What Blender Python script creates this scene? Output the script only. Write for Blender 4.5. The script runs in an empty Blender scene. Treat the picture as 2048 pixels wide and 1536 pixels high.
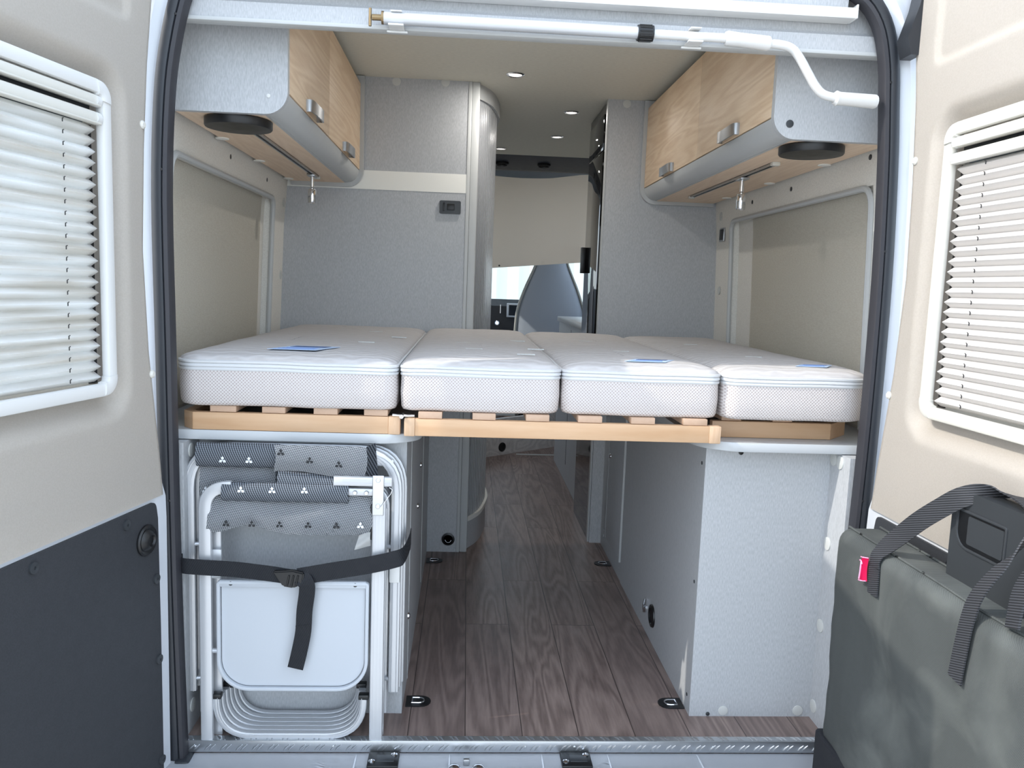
import bpy, bmesh, math, random
from mathutils import Vector, Matrix, noise
random.seed(7)
SC = bpy.context.scene
COL = SC.collection
PI = math.pi

# ------------------------------------------------------------------ materials
def lin(c):
    return tuple(((v/255)/12.92 if v/255 <= .04045 else ((v/255+.055)/1.055)**2.4) for v in c) + (1,)
class N:
    def __init__(s, name):
        s.m = bpy.data.materials.new(name); s.m.use_nodes = True
        s.t = s.m.node_tree; s.b = s.t.nodes['Principled BSDF']
    def n(s, typ, ins=None, **kw):
        x = s.t.nodes.new(typ)
        for k, v in kw.items(): setattr(x, k, v)
        for k, v in (ins or {}).items():
            if hasattr(v, 'is_output'): s.t.links.new(v, x.inputs[k])
            else: x.inputs[k].default_value = v
        return x
    def link(s, a, b): s.t.links.new(a, b)
    def coords(s, scale, rot=(0, 0, 0), src='Object'):
        tc = s.n('ShaderNodeTexCoord')
        return s.n('ShaderNodeMapping', {'Vector': tc.outputs[src], 'Scale': scale, 'Rotation': rot}).outputs[0]
    def mix(s, f, a, b):
        x = s.t.nodes.new('ShaderNodeMix'); x.data_type = 'RGBA'
        for i, v in ((0, f), (6, a), (7, b)):
            if hasattr(v, 'is_output'): s.link(v, x.inputs[i])
            else: x.inputs[i].default_value = v
        return x.outputs[2]
    def math(s, op, a, b=0.):
        x = s.t.nodes.new('ShaderNodeMath'); x.operation = op
        for i, v in enumerate((a, b)):
            if hasattr(v, 'is_output'): s.link(v, x.inputs[i])
            else: x.inputs[i].default_value = v
        return x.outputs[0]
    def bump(s, h, strength=.2, dist=.001):
        b = s.n('ShaderNodeBump', {'Height': h, 'Strength': strength, 'Distance': dist})
        s.link(b.outputs[0], s.b.inputs['Normal'])
def base(name, col, rough=.5, metal=0., spec=.5, coat=0.):
    k = N(name); b = k.b
    b.inputs['Base Color'].default_value = lin(col); b.inputs['Roughness'].default_value = rough
    b.inputs['Metallic'].default_value = metal; b.inputs['Specular IOR Level'].default_value = spec
    b.inputs['Coat Weight'].default_value = coat
    # gentle procedural break-up of the roughness
    nz = k.n('ShaderNodeTexNoise', {'Vector': k.coords((1, 1, 1)), 'Scale': 35., 'Detail': 3.})
    r = k.math('ADD', k.math('MULTIPLY', nz.outputs[0], .12), rough-.06)
    k.link(r, b.inputs['Roughness'])
    return k
def plain(*a, **k): return base(*a, **k).m
def laminate(name, c1, c2, scale=(500, 500, 90), rough=.45, amt=1.):
    k = base(name, c1, rough)
    nz = k.n('ShaderNodeTexNoise', {'Vector': k.coords(scale), 'Scale': 1., 'Detail': 2.})
    r = k.n('ShaderNodeValToRGB', {'Fac': nz.outputs[0]})
    r.color_ramp.elements[0].position = .35; r.color_ramp.elements[1].position = .65
    r.color_ramp.elements[0].color = lin(c2); r.color_ramp.elements[1].color = lin(c1)
    k.link(r.outputs[0], k.b.inputs['Base Color']); k.bump(nz.outputs[0], .12, .0006)
    return k.m
def oak(name, c1, c2, sc=(9, .9, 9), rough=.5, lines=26., rot=(0, 0, 0)):
    k = base(name, c1, rough)
    v = k.coords(sc, rot)
    n1 = k.n('ShaderNodeTexNoise', {'Vector': v, 'Scale': 1., 'Detail': 1.5, 'Roughness': .4, 'Distortion': .25})
    w = k.math('SINE', k.math('MULTIPLY', n1.outputs[0], lines*2))
    w = k.math('ADD', k.math('MULTIPLY', w, .5), .5)
    n2 = k.n('ShaderNodeTexNoise', {'Vector': k.coords(tuple(x*14 for x in sc), rot), 'Scale': 1., 'Detail': 2.})
    f = k.math('ADD', k.math('MULTIPLY', w, .42), k.math('MULTIPLY', n2.outputs[0], .6))
    k.link(k.mix(f, lin(c1), lin(c2)), k.b.inputs['Base Color']); k.bump(f, .08, .0006)
    return k.m
def floor_mat():
    k = base('floor_vinyl', (120, 105, 98), .42)
    tc = k.n('ShaderNodeTexCoord')
    mp = k.n('ShaderNodeMapping', {'Vector': tc.outputs['Object'], 'Rotation': (0, 0, PI/2), 'Location': (.31, .005, 0)})
    br = k.n('ShaderNodeTexBrick', {'Vector': mp.outputs[0], 'Color1': (0, 0, 0, 1), 'Color2': (1, 1, 1, 1), 'Mortar': (.5, .5, .5, 1),
        'Scale': 1., 'Mortar Size': .0012, 'Brick Width': 1.05, 'Row Height': .139}, offset=.37)
    rnd = br.outputs['Color']
    sep = k.n('ShaderNodeSeparateColor', {'Color': rnd}).outputs[0]
    cmb = k.n('ShaderNodeCombineXYZ', {'X': k.math('MULTIPLY', sep, 37.), 'Y': k.math('MULTIPLY', sep, 11.), 'Z': 0.})
    va = k.n('ShaderNodeVectorMath', {0: k.coords((12, 1.1, 1)), 1: cmb.outputs[0]}, operation='ADD')
    n1 = k.n('ShaderNodeTexNoise', {'Vector': va.outputs[0], 'Scale': 1., 'Detail': 1.6, 'Roughness': .45, 'Distortion': .5})
    w = k.math('ADD', k.math('MULTIPLY', k.math('SINE', k.math('MULTIPLY', n1.outputs[0], 60.)), .5), .5)
    vb = k.n('ShaderNodeVectorMath', {0: k.coords((150, 14, 1)), 1: cmb.outputs[0]}, operation='ADD')
    n2 = k.n('ShaderNodeTexNoise', {'Vector': vb.outputs[0], 'Scale': 1., 'Detail': 2.})
    n3 = k.n('ShaderNodeTexNoise', {'Vector': va.outputs[0], 'Scale': .6, 'Detail': 2.})
    f = k.math('ADD', k.math('ADD', k.math('MULTIPLY', w, .28), k.math('MULTIPLY', n2.outputs[0], .45)), k.math('MULTIPLY', n3.outputs[0], .4))
    c = k.mix(f, lin((176, 156, 146)), lin((74, 58, 54)))
    pl = k.mix(k.math('MULTIPLY', sep, .38), c, lin((92, 80, 78)))
    pl = k.mix(br.outputs['Fac'], pl, lin((58, 48, 45)))
    k.link(pl, k.b.inputs['Base Color']); k.bump(f, .1, .0006)
    return k.m
def woven(name, c1, c2, pitch=.0042, rough=.8, plane='xz', ang=0., duty=.5, stretch=1.7, sheen=0.):
    """small checked weave / net; plane picks the two object axes it runs on"""
    k = base(name, c1, rough)
    v = k.coords((1, 1, 1), {'xz': (0, ang, 0), 'yz': (ang, 0, 0), 'xy': (0, 0, ang)}[plane])
    sp = k.n('ShaderNodeSeparateXYZ', {'Vector': v}).outputs
    a, b = {'xz': (0, 2), 'yz': (1, 2), 'xy': (0, 1)}[plane]
    s1 = k.math('SINE', k.math('MULTIPLY', sp[a], 2*PI/pitch)); s2 = k.math('SINE', k.math('MULTIPLY', sp[b], 2*PI/pitch*stretch))
    m = k.math('MULTIPLY', s1, s2)
    f = k.math('MINIMUM', k.math('MAXIMUM', k.math('ADD', k.math('MULTIPLY', m, 1.5), duty), 0.), 1.)
    k.link(k.mix(f, lin(c1), lin(c2)), k.b.inputs['Base Color']); k.bump(m, .35, .0008)
    return k.m
def diag(name, c1, c2, pitch=.004, plane='xz', rough=.75, duty=.5):
    k = base(name, c1, rough)
    sp = k.n('ShaderNodeSeparateXYZ', {'Vector': k.coords((1, 1, 1))}).outputs
    a, b = {'xz': (0, 2), 'yz': (1, 2), 'xy': (0, 1)}[plane]
    s1 = k.math('SINE', k.math('MULTIPLY', k.math('ADD', sp[a], k.math('MULTIPLY', sp[b], .45)), 2*PI/pitch))
    s2 = k.math('SINE', k.math('MULTIPLY', sp[b], 2*PI/pitch*1.2))
    m = k.math('ADD', k.math('MULTIPLY', s1, .8), k.math('MULTIPLY', s2, .25))
    f = k.math('MINIMUM', k.math('MAXIMUM', k.math('ADD', m, duty), 0.), 1.)
    k.link(k.mix(f, lin(c1), lin(c2)), k.b.inputs['Base Color']); k.bump(m, .3, .0008)
    return k.m
def quilt():
    k = base('quilted_ticking', (212, 207, 202), .85)
    v = k.coords((1, 1, 1))
    w = k.n('ShaderNodeTexWave', {'Vector': v, 'Scale': 10., 'Distortion': 7., 'Detail': 2., 'Detail Scale': 1.6}, bands_direction='Y')
    n2 = k.n('ShaderNodeTexNoise', {'Vector': v, 'Scale': 70., 'Detail': 2.})
    h = k.math('ADD', w.outputs[1], k.math('MULTIPLY', n2.outputs[0], .5))
    k.bump(h, .45, .003)
    k.link(k.mix(w.outputs[1], lin((182, 178, 176)), lin((194, 191, 190))), k.b.inputs['Base Color'])
    return k.m
def translucent(name, col, amt=.45, streak=None):
    k = base(name, col, .7)
    out = k.t.nodes['Material Output']
    tr = k.n('ShaderNodeBsdfTranslucent', {'Color': lin(col)})
    if streak:
        nz = k.n('ShaderNodeTexNoise', {'Vector': k.coords((3, 1, 45), (0, .32, 0)), 'Scale': 1., 'Detail': 3.})
        r = k.n('ShaderNodeValToRGB', {'Fac': nz.outputs[0]})
        r.color_ramp.elements[0].position = .35; r.color_ramp.elements[1].position = .65
        r.color_ramp.elements[0].color = lin(streak); r.color_ramp.elements[1].color = lin(col)
        k.link(r.outputs[0], k.b.inputs['Base Color']); k.link(r.outputs[0], tr.inputs['Color'])
    mx = k.n('ShaderNodeMixShader', {0: amt})
    k.link(k.b.outputs[0], mx.inputs[1]); k.link(tr.outputs[0], mx.inputs[2]); k.link(mx.outputs[0], out.inputs[0])
    return k.m
def glass(name, tint=(235, 240, 240)):
    k = base(name, tint, .05)
    out = k.t.nodes['Material Output']
    tr = k.n('ShaderNodeBsdfTransparent', {'Color': lin(tint)}); gl = k.n('ShaderNodeBsdfGlossy', {'Roughness': .03})
    fr = k.n('ShaderNodeFresnel', {'IOR': 1.45})
    mx = k.n('ShaderNodeMixShader', {0: fr.outputs[0]}); k.link(tr.outputs[0], mx.inputs[1]); k.link(gl.outputs[0], mx.inputs[2])
    k.link(mx.outputs[0], out.inputs[0])
    return k.m

M = {}
M['panel'] = laminate('grey_laminate', (184, 186, 188), (168, 170, 172))
M['panel_dark'] = laminate('grey_laminate_flat', (184, 186, 188), (174, 176, 178))
M['liner'] = laminate('wall_lining', (226, 223, 215), (215, 212, 204), (220, 220, 220), .8)
M['edge'] = plain('grey_edging', (184, 186, 185), .45)
M['profile'] = plain('curved_grey_profile', (182, 184, 184), .38)
M['cream'] = laminate('cream_weave', (246, 241, 228), (238, 232, 218), (90, 90, 420), .8)
M['ceil'] = laminate('ceiling_fabric', (220, 216, 202), (211, 207, 193), (60, 260, 1), .85)
M['stripe'] = plain('white_band', (236, 235, 228), .5)
M['oak'] = oak('light_oak', (238, 214, 184), (212, 180, 146), (13, 1.1, 13), .5, 34.)
M['oak_under'] = oak('light_oak_underside', (238, 214, 188), (220, 192, 164), (13, 1., 13), .5, 30.)
M['beech'] = oak('beech', (206, 172, 138), (190, 150, 112), (1.1, 9, 9), .5, 12.)
M['joint'] = oak('beech_end_grain', (212, 182, 152), (192, 158, 126), (60, 60, 6), .55, 8.)
M['slat'] = oak('pale_slat', (196, 166, 142), (180, 150, 126), (14, 2, 14), .6, 8.)
M['floor'] = floor_mat()
M['lightwood'] = oak('limed_wood', (216, 212, 208), (176, 172, 170), (1, 9, 9), .5)
M['paint'] = plain('white_body_paint', (208, 212, 218), .22, coat=.6)
M['trim'] = laminate('beige_door_trim', (221, 214, 205), (216, 209, 199), (300, 300, 300), .55)
M['dark'] = laminate('anthracite_board', (50, 52, 56), (44, 46, 50), (420, 420, 420), .6)
M['rubber'] = plain('rubber_seal', (40, 43, 48), .42)
M['rubber2'] = plain('rubber_lip', (46, 46, 51), .5)
M['black'] = plain('black_plastic', (17, 18, 20), .38)
M['black2'] = plain('charcoal_plastic', (50, 53, 56), .42)
M['gloss'] = plain('black_gloss', (10, 11, 12), .04, spec=.8)
M['white'] = plain('white_plastic', (212, 212, 210), .35)
M['ivory'] = plain('ivory_plastic', (206, 204, 196), .4)
M['cap'] = plain('grey_cap', (196, 197, 193), .5)
M['alu'] = plain('satin_aluminium', (205, 208, 210), .32, metal=.85)
M['alupaint'] = plain('silver_lacquer', (196, 198, 201), .32, metal=.4)
M['chrome'] = plain('chrome', (220, 222, 225), .08, metal=1.)
M['brushed'] = plain('brushed_steel', (176, 178, 180), .3, metal=.9)
M['brass'] = plain('aged_brass', (138, 118, 88), .35, metal=.9)
M['sill'] = plain('tread_plate', (198, 201, 204), .3, metal=.9)
M['tray'] = plain('powder_coated_metal', (184, 189, 195), .35)
M['side_cloth'] = woven('spacer_mesh', (204, 198, 195), (168, 156, 152), .0078, .85, 'xz', 0, .05, 1.0)
M['band'] = plain('zip_band', (202, 203, 204), .6)
M['quilt'] = quilt()
M['label_blue'] = plain('printed_blue', (132, 158, 206), .6)
M['label_pale'] = plain('printed_pale', (180, 200, 226), .6)
M['label_dark'] = plain('printed_navy', (66, 88, 130), .6)
M['seat_dark'] = diag('woven_charcoal', (118, 124, 132), (34, 37, 43), .0052)
M['seat_light'] = woven('woven_silver', (205, 208, 211), (84, 88, 95), .0062, .75, 'xz', .5, .45, 1.3)
M['motif_white'] = plain('white_motif', (225, 228, 232), .6)
M['motif_black'] = plain('black_motif', (30, 32, 36), .6)
M['web'] = diag('webbing_navy', (22, 25, 32), (13, 15, 21), .004)
def ribbed(name, c1, c2, pitch=.0042):
    k = base(name, c1, .65)
    sp = k.n('ShaderNodeSeparateXYZ', {'Vector': k.coords((1, 1, 1))}).outputs
    s = k.math('SINE', k.math('MULTIPLY', k.math('ADD', sp[2], k.math('MULTIPLY', sp[1], .35)), 2*PI/pitch))
    f = k.math('ADD', k.math('MULTIPLY', s, .5), .5)
    k.link(k.mix(f, lin(c1), lin(c2)), k.b.inputs['Base Color']); k.bump(s, .4, .001); return k.m
M['webgrey'] = ribbed('webbing_grey', (64, 66, 71), (18, 19, 22))
M['canvas'] = woven('bag_canvas', (76, 80, 79), (56, 60, 60), .003, .75, 'yz', .4, .5, 1.)
def blotch(m, c, sc_, amt):
    t = m.node_tree; b = t.nodes['Principled BSDF']; src = b.inputs['Base Color'].links[0].from_socket
    tc = t.nodes.new('ShaderNodeTexCoord'); nz = t.nodes.new('ShaderNodeTexNoise'); nz.inputs['Scale'].default_value = sc_; nz.inputs['Detail'].default_value = 5; nz.inputs['Distortion'].default_value = .8
    t.links.new(tc.outputs['Object'], nz.inputs['Vector']); r = t.nodes.new('ShaderNodeMapRange'); r.inputs[1].default_value = .48; r.inputs[2].default_value = .75; r.inputs[4].default_value = amt
    t.links.new(nz.outputs[0], r.inputs[0]); mx = t.nodes.new('ShaderNodeMix'); mx.data_type = 'RGBA'; mx.inputs[7].default_value = lin(c)
    t.links.new(r.outputs[0], mx.inputs[0]); t.links.new(src, mx.inputs[6]); t.links.new(mx.outputs[2], b.inputs['Base Color'])
blotch(M['canvas'], (118, 122, 118), 6., .4)
M['canvas_black'] = woven('bag_base_canvas', (30, 32, 38), (20, 22, 28), .003, .8, 'yz', 0, .5, 1.)
M['pink'] = plain('pink_label', (226, 24, 92), .5)
M['pinkpale'] = plain('pale_pink_thread', (244, 160, 196), .5)
M['tambour'] = plain('tambour_grey', (170, 172, 175), .3)
M['blindL'] = translucent('pleated_blind_mottled', (236, 237, 238), .55, (206, 200, 192))
M['blindR'] = translucent('pleated_blind', (208, 204, 200), .03)
M['curtain'] = translucent('beige_blackout_fabric', (228, 218, 205), .4)
M['glass'] = glass('window_glass')
M['seat'] = woven('cab_seat_fabric', (168, 176, 186), (126, 136, 148), .009, .85, 'xz', 0, .5, 2.5)
M['seatpipe'] = plain('pale_piping', (150, 152, 146), .6)
M['slate'] = plain('slate_console', (54, 60, 70), .45)
M['dash'] = plain('dash_black', (22, 22, 24), .5)
M['screen'] = plain('screen_black', (12, 13, 16), .1)
M['lens'] = plain('lamp_lens', (232, 232, 228), .3)
M['asphalt'] = laminate('pale_paving', (206, 202, 195), (190, 186, 180), (40, 40, 40), .9)
M['container'] = plain('container_white', (232, 234, 228), .5)
M['red'] = plain('red_paint', (176, 52, 44), .5)
M['worktop'] = plain('pale_worktop', (184, 187, 189), .35)
M['shelf'] = laminate('shelf_top', (198, 196, 190), (190, 188, 182), (120, 120, 120), .5)

# ------------------------------------------------------------------ mesh helpers
def bm_(): return bmesh.new()
def quadbox(bm, lo, hi, bev=0., seg=2, mi=0):
    r = bmesh.ops.create_cube(bm, size=1.)
    c = [(a+b)/2 for a, b in zip(lo, hi)]; s = [abs(b-a) for a, b in zip(lo, hi)]
    for v in r['verts']: v.co = Vector((c[0]+v.co.x*s[0], c[1]+v.co.y*s[1], c[2]+v.co.z*s[2]))
    fs = set(f for v in r['verts'] for f in v.link_faces)
    for f in fs: f.material_index = mi
    if bev:
        es = list(set(e for v in r['verts'] for e in v.link_edges))
        q = bmesh.ops.bevel(bm, geom=es, offset=min(bev, min(s)*.45), segments=seg, profile=.5, affect='EDGES')
        for f in q['faces']: f.material_index = mi
    return bm
def box(lo, hi, bev=0., seg=2): return quadbox(bm_(), lo, hi, bev, seg)
def prism(bm, pts, axis, a, b, mi=0):
    """extrude closed outline of 2D points along axis from a to b"""
    def p3(p, t):
        return {'x': (t, p[0], p[1]), 'y': (p[0], t, p[1]), 'z': (p[0], p[1], t)}[axis]
    va = [bm.verts.new(p3(p, a)) for p in pts]; vb = [bm.verts.new(p3(p, b)) for p in pts]
    n = len(pts); fs = [bm.faces.new(va), bm.faces.new(vb[::-1])]
    for i in range(n): fs.append(bm.faces.new((va[i], vb[i], vb[(i+1) % n], va[(i+1) % n])))
    for f in fs: f.material_index = mi
    return bm
def arc(cx, cy, r, a0, a1, n=8): return [(cx+r*math.cos(math.radians(a0+(a1-a0)*i/n)), cy+r*math.sin(math.radians(a0+(a1-a0)*i/n))) for i in range(n+1)]
def rrect(x0, x1, y0, y1, r, n=6):
    r = [r]*4 if not isinstance(r, (list, tuple)) else r     # bl br tr tl
    o = []
    for (cx, cy, rr, a) in ((x0+r[0], y0+r[0], r[0], 180), (x1-r[1], y0+r[1], r[1], 270), (x1-r[2], y1-r[2], r[2], 0), (x0+r[3], y1-r[3], r[3], 90)):
        o += arc(cx, cy, rr, a, a+90, n) if rr > 0 else [(cx, cy)]
    return o
def tube(bm, pts, r, seg=10, closed=False, rect=None, up=(0, 1, 0), mi=0, cap=True, radii=None):
    pts = [Vector(p) for p in pts]; n = len(pts); rings = []
    up = Vector(up)
    for i, p in enumerate(pts):
        if closed: t = pts[(i+1) % n]-pts[i-1]
        else: t = pts[min(i+1, n-1)]-pts[max(i-1, 0)]
        t.normalize()
        s = t.cross(up)
        if s.length < 1e-4: s = t.cross(Vector((.3, .2, 1)))
        s.normalize(); u = s.cross(t).normalized()
        k = 1.
        if (closed or 0 < i < n-1) and rect:
            a = (pts[(i+1) % n]-p).normalized(); k = 1/max(.5, abs(a.dot(t)))
        rr = radii[i] if radii else r
        if rect:
            w, h = rect; cs = rrect(-w/2, w/2, -h/2, h/2, min(w, h)*.28, 2)
            ring = [bm.verts.new(p+s*(c[0]*k)+u*c[1]) for c in cs]
        else:
            ring = [bm.verts.new(p+s*(rr*math.cos(2*PI*j/seg))+u*(rr*math.sin(2*PI*j/seg))) for j in range(seg)]
        rings.append(ring)
    m = len(rings[0])
    for i in range(n if closed else n-1):
        A, B = rings[i], rings[(i+1) % n]
        for j in range(m):
            f = bm.faces.new((A[j], A[(j+1) % m], B[(j+1) % m], B[j])); f.material_index = mi; f.smooth = True
    if cap and not closed:
        bm.faces.new(rings[0][::-1]).material_index = mi; bm.faces.new(rings[-1]).material_index = mi
    return bm
def lathe(bm, prof, c, axis='z', seg=28, mi=0):
    """prof: (r, h) pairs, revolved round axis through c"""
    rings = []
    for r, h in prof:
        ring = []
        for j in range(seg):
            a = 2*PI*j/seg; x, y = max(r, 1e-5)*math.cos(a), max(r, 1e-5)*math.sin(a)
            q = {'z': (x, y, h), 'y': (x, h, y), 'x': (h, x, y)}[axis]
            ring.append(bm.verts.new((c[0]+q[0], c[1]+q[1], c[2]+q[2])))
        rings.append(ring)
    for A, B in zip(rings, rings[1:]):
        for j in range(seg):
            f = bm.faces.new((A[j], A[(j+1) % seg], B[(j+1) % seg], B[j])); f.material_index = mi; f.smooth = True
    bm.faces.new(rings[0][::-1]).material_index = mi; bm.faces.new(rings[-1]).material_index = mi
    return bm
def disc(bm, c, r, h, axis, mi=0, seg=24, dome=.2):
    """low button standing h proud of c along +-axis"""
    lathe(bm, [(r, 0), (r, h*(1-dome)), (r*.85, h)], c, axis, seg, mi); return bm
def grid(bm, nu, nv, fn, mi=0, smooth=True, skip=None):
    g = [[bm.verts.new(fn(i/nu, j/nv)) for j in range(nv+1)] for i in range(nu+1)]
    for i in range(nu):
        for j in range(nv):
            if skip and skip((i+.5)/nu, (j+.5)/nv): continue
            f = bm.faces.new((g[i][j], g[i+1][j], g[i+1][j+1], g[i][j+1])); f.material_index = mi; f.smooth = smooth
    return g
def ribbon(bm, pts, wdir, w, th=.0018, mi=0, nrm=None):
    """flat strap: pts centre line, wdir width direction per point"""
    pts = [Vector(p) for p in pts]; n = len(pts); L = []
    for i, p in enumerate(pts):
        t = (pts[min(i+1, n-1)]-pts[max(i-1, 0)]).normalized()
        wd = Vector(wdir[i] if isinstance(wdir[0], (list, tuple)) else wdir)
        wd = (wd-t*wd.dot(t)).normalized(); nn = t.cross(wd).normalized()
        ww = w[i] if isinstance(w, (list, tuple)) else w
        L.append([bm.verts.new(p+wd*(a*ww/2)+nn*(b*th/2)) for a, b in ((-1, -1), (1, -1), (1, 1), (-1, 1))])
    for A, B in zip(L, L[1:]):
        for j in range(4):
            f = bm.faces.new((A[j], A[(j+1) % 4], B[(j+1) % 4], B[j])); f.material_index = mi; f.smooth = True
    bm.faces.new(L[0][::-1]).material_index = mi; bm.faces.new(L[-1]).material_index = mi
    return bm
def smooth_path(pts, k=6):
    pts = [Vector(p) for p in pts]; o = []
    for i in range(len(pts)-1):
        p0, p1, p2, p3 = pts[max(i-1, 0)], pts[i], pts[i+1], pts[min(i+2, len(pts)-1)]
        for j in range(k):
            t = j/k
            o.append(.5*((2*p1)+(p2-p0)*t+(2*p0-5*p1+4*p2-p3)*t*t+(3*p1-p0-3*p2+p3)*t**3))
    o.append(pts[-1]); return o
def fillet(pts, r, n=6):
    """round the inner corners of an open 2D/3D polyline"""
    pts = [Vector(p) for p in pts]; o = [pts[0]]
    for i in range(1, len(pts)-1):
        a, b, c = pts[i-1], pts[i], pts[i+1]
        rr = r[i-1] if isinstance(r, (list, tuple)) else r
        u, v = (a-b).normalized(), (c-b).normalized()
        p, q = b+u*rr, b+v*rr
        for j in range(n+1):
            t = j/n; o.append((1-t)**2*p+2*t*(1-t)*b+t*t*q)
    o.append(pts[-1]); return o

ORG = {}
def obj(name, bm, mat, parent=None, local=False, sharp=35, recalc=True):
    if recalc: bmesh.ops.recalc_face_normals(bm, faces=bm.faces[:])
    me = bpy.data.meshes.new(name); bm.to_mesh(me); bm.free()
    for m in (mat if isinstance(mat, (list, tuple)) else [mat]): me.materials.append(M[m] if isinstance(m, str) else m)
    for p in me.polygons: p.use_smooth = True
    me.set_sharp_from_angle(angle=math.radians(sharp))
    o = bpy.data.objects.new(name, me); COL.objects.link(o)
    if parent is not None:
        o.parent = parent
        if not local: me.transform(Matrix.Translation(-ORG[parent.name]))
        ORG[o.name] = ORG.get(parent.name, Vector((0, 0, 0)))
    elif not local:
        xs = [v.co for v in me.vertices]
        c = Vector(((min(v.x for v in xs)+max(v.x for v in xs))/2, (min(v.y for v in xs)+max(v.y for v in xs))/2, min(v.z for v in xs)))
        me.transform(Matrix.Translation(-c)); o.location = c; ORG[o.name] = c
    else: ORG[o.name] = Vector((0, 0, 0))
    return o
def thing(name, label, cat, loc=(0, 0, 0), rz=0., group=None, kind=None):
    o = bpy.data.objects.new(name, None); COL.objects.link(o); o.empty_display_size = .05
    o.location = loc; o.rotation_euler = (0, 0, rz); ORG[o.name] = Vector(loc)
    if label: o['label'] = label
    if cat: o['category'] = cat
    if group: o['group'] = group
    if kind: o['kind'] = kind
    return o
def tag(o, label, cat, group=None, kind=None):
    o['label'] = label; o['category'] = cat
    if group: o['group'] = group
    if kind: o['kind'] = kind
    return o
def struct(name, bm, mat, **k):
    o = obj(name, bm, mat, **k); o['kind'] = 'structure'; return o
def copy_tree(o, parent=None):
    c = o.copy(); COL.objects.link(c); c.parent = parent
    for ch in [x for x in o.children]: copy_tree(ch, c)
    return c

# ------------------------------------------------------------------ camera
cam = bpy.data.cameras.new('camera'); camo = bpy.data.objects.new('camera', cam); COL.objects.link(camo)
YAW, PIT, ROL = 0.05988, 0.11976, -0.03604
fw = Vector((math.sin(YAW)*math.cos(PIT), math.cos(YAW)*math.cos(PIT), -math.sin(PIT)))
rt = Vector((math.cos(YAW), -math.sin(YAW), 0)); dn = fw.cross(rt)
r2 = rt*math.cos(ROL)+dn*math.sin(ROL); d2 = -rt*math.sin(ROL)+dn*math.cos(ROL)
mat = Matrix((r2, -d2, -fw)).transposed().to_4x4(); mat.translation = Vector((-.17, -1.80, 1.08))
camo.matrix_world = mat; cam.sensor_width = 36; cam.lens = 1596.3/2048*36; cam.clip_start = .02; cam.clip_end = 200
SC.camera = camo
SC.view_settings.view_transform = 'Standard'; SC.view_settings.look = 'None'; SC.view_settings.gamma = 1
SC.view_settings.use_curve_mapping = False; SC.view_settings.exposure = 0.40

# ------------------------------------------------------------------ light
w = bpy.data.worlds.new('sky'); SC.world = w; w.use_nodes = True
nt = w.node_tree; bg = nt.nodes['Background']
sky = nt.nodes.new('ShaderNodeTexSky'); sky.sky_type = 'NISHITA'; sky.sun_disc = False
sky.sun_elevation = math.radians(42); sky.sun_rotation = math.radians(-102); sky.air_density = 1.; sky.dust_density = 2.; sky.ozone_density = 1.
mixw = nt.nodes.new('ShaderNodeMix'); mixw.data_type = 'RGBA'; mixw.inputs[0].default_value = .35
sc_ = nt.nodes.new('ShaderNodeVectorMath'); sc_.operation = 'SCALE'; sc_.inputs['Scale'].default_value = .16
nt.links.new(sky.outputs[0], sc_.inputs[0]); nt.links.new(sc_.outputs[0], mixw.inputs[7])
mixw.inputs[6].default_value = (.80, .92, 1.06, 1)
nt.links.new(mixw.outputs[2], bg.inputs[0]); bg.inputs[1].default_value = 2.5
sun = bpy.data.lights.new('sun', 'SUN'); sun.energy = 2.3; sun.color = (1., .955, .88); sun.angle = math.radians(.6)
suno = bpy.data.objects.new('sun', sun); COL.objects.link(suno); suno.location = (-4, -1, 5)
suno.rotation_euler = Vector((1.19, .24, -1.0)).to_track_quat('-Z', 'Y').to_euler()

# ------------------------------------------------------------------ room shell
struct('ground', quadbox(bm_(), (-12, -10, -.72), (12, 14, -.62)), 'asphalt')
struct('floor', box((-.95, .008, -.045), (.95, 4.9, 0)), 'floor')
struct('ceiling', box((-.93, -.0, 1.855), (.93, 3.0, 1.90)), 'ceil')

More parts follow.
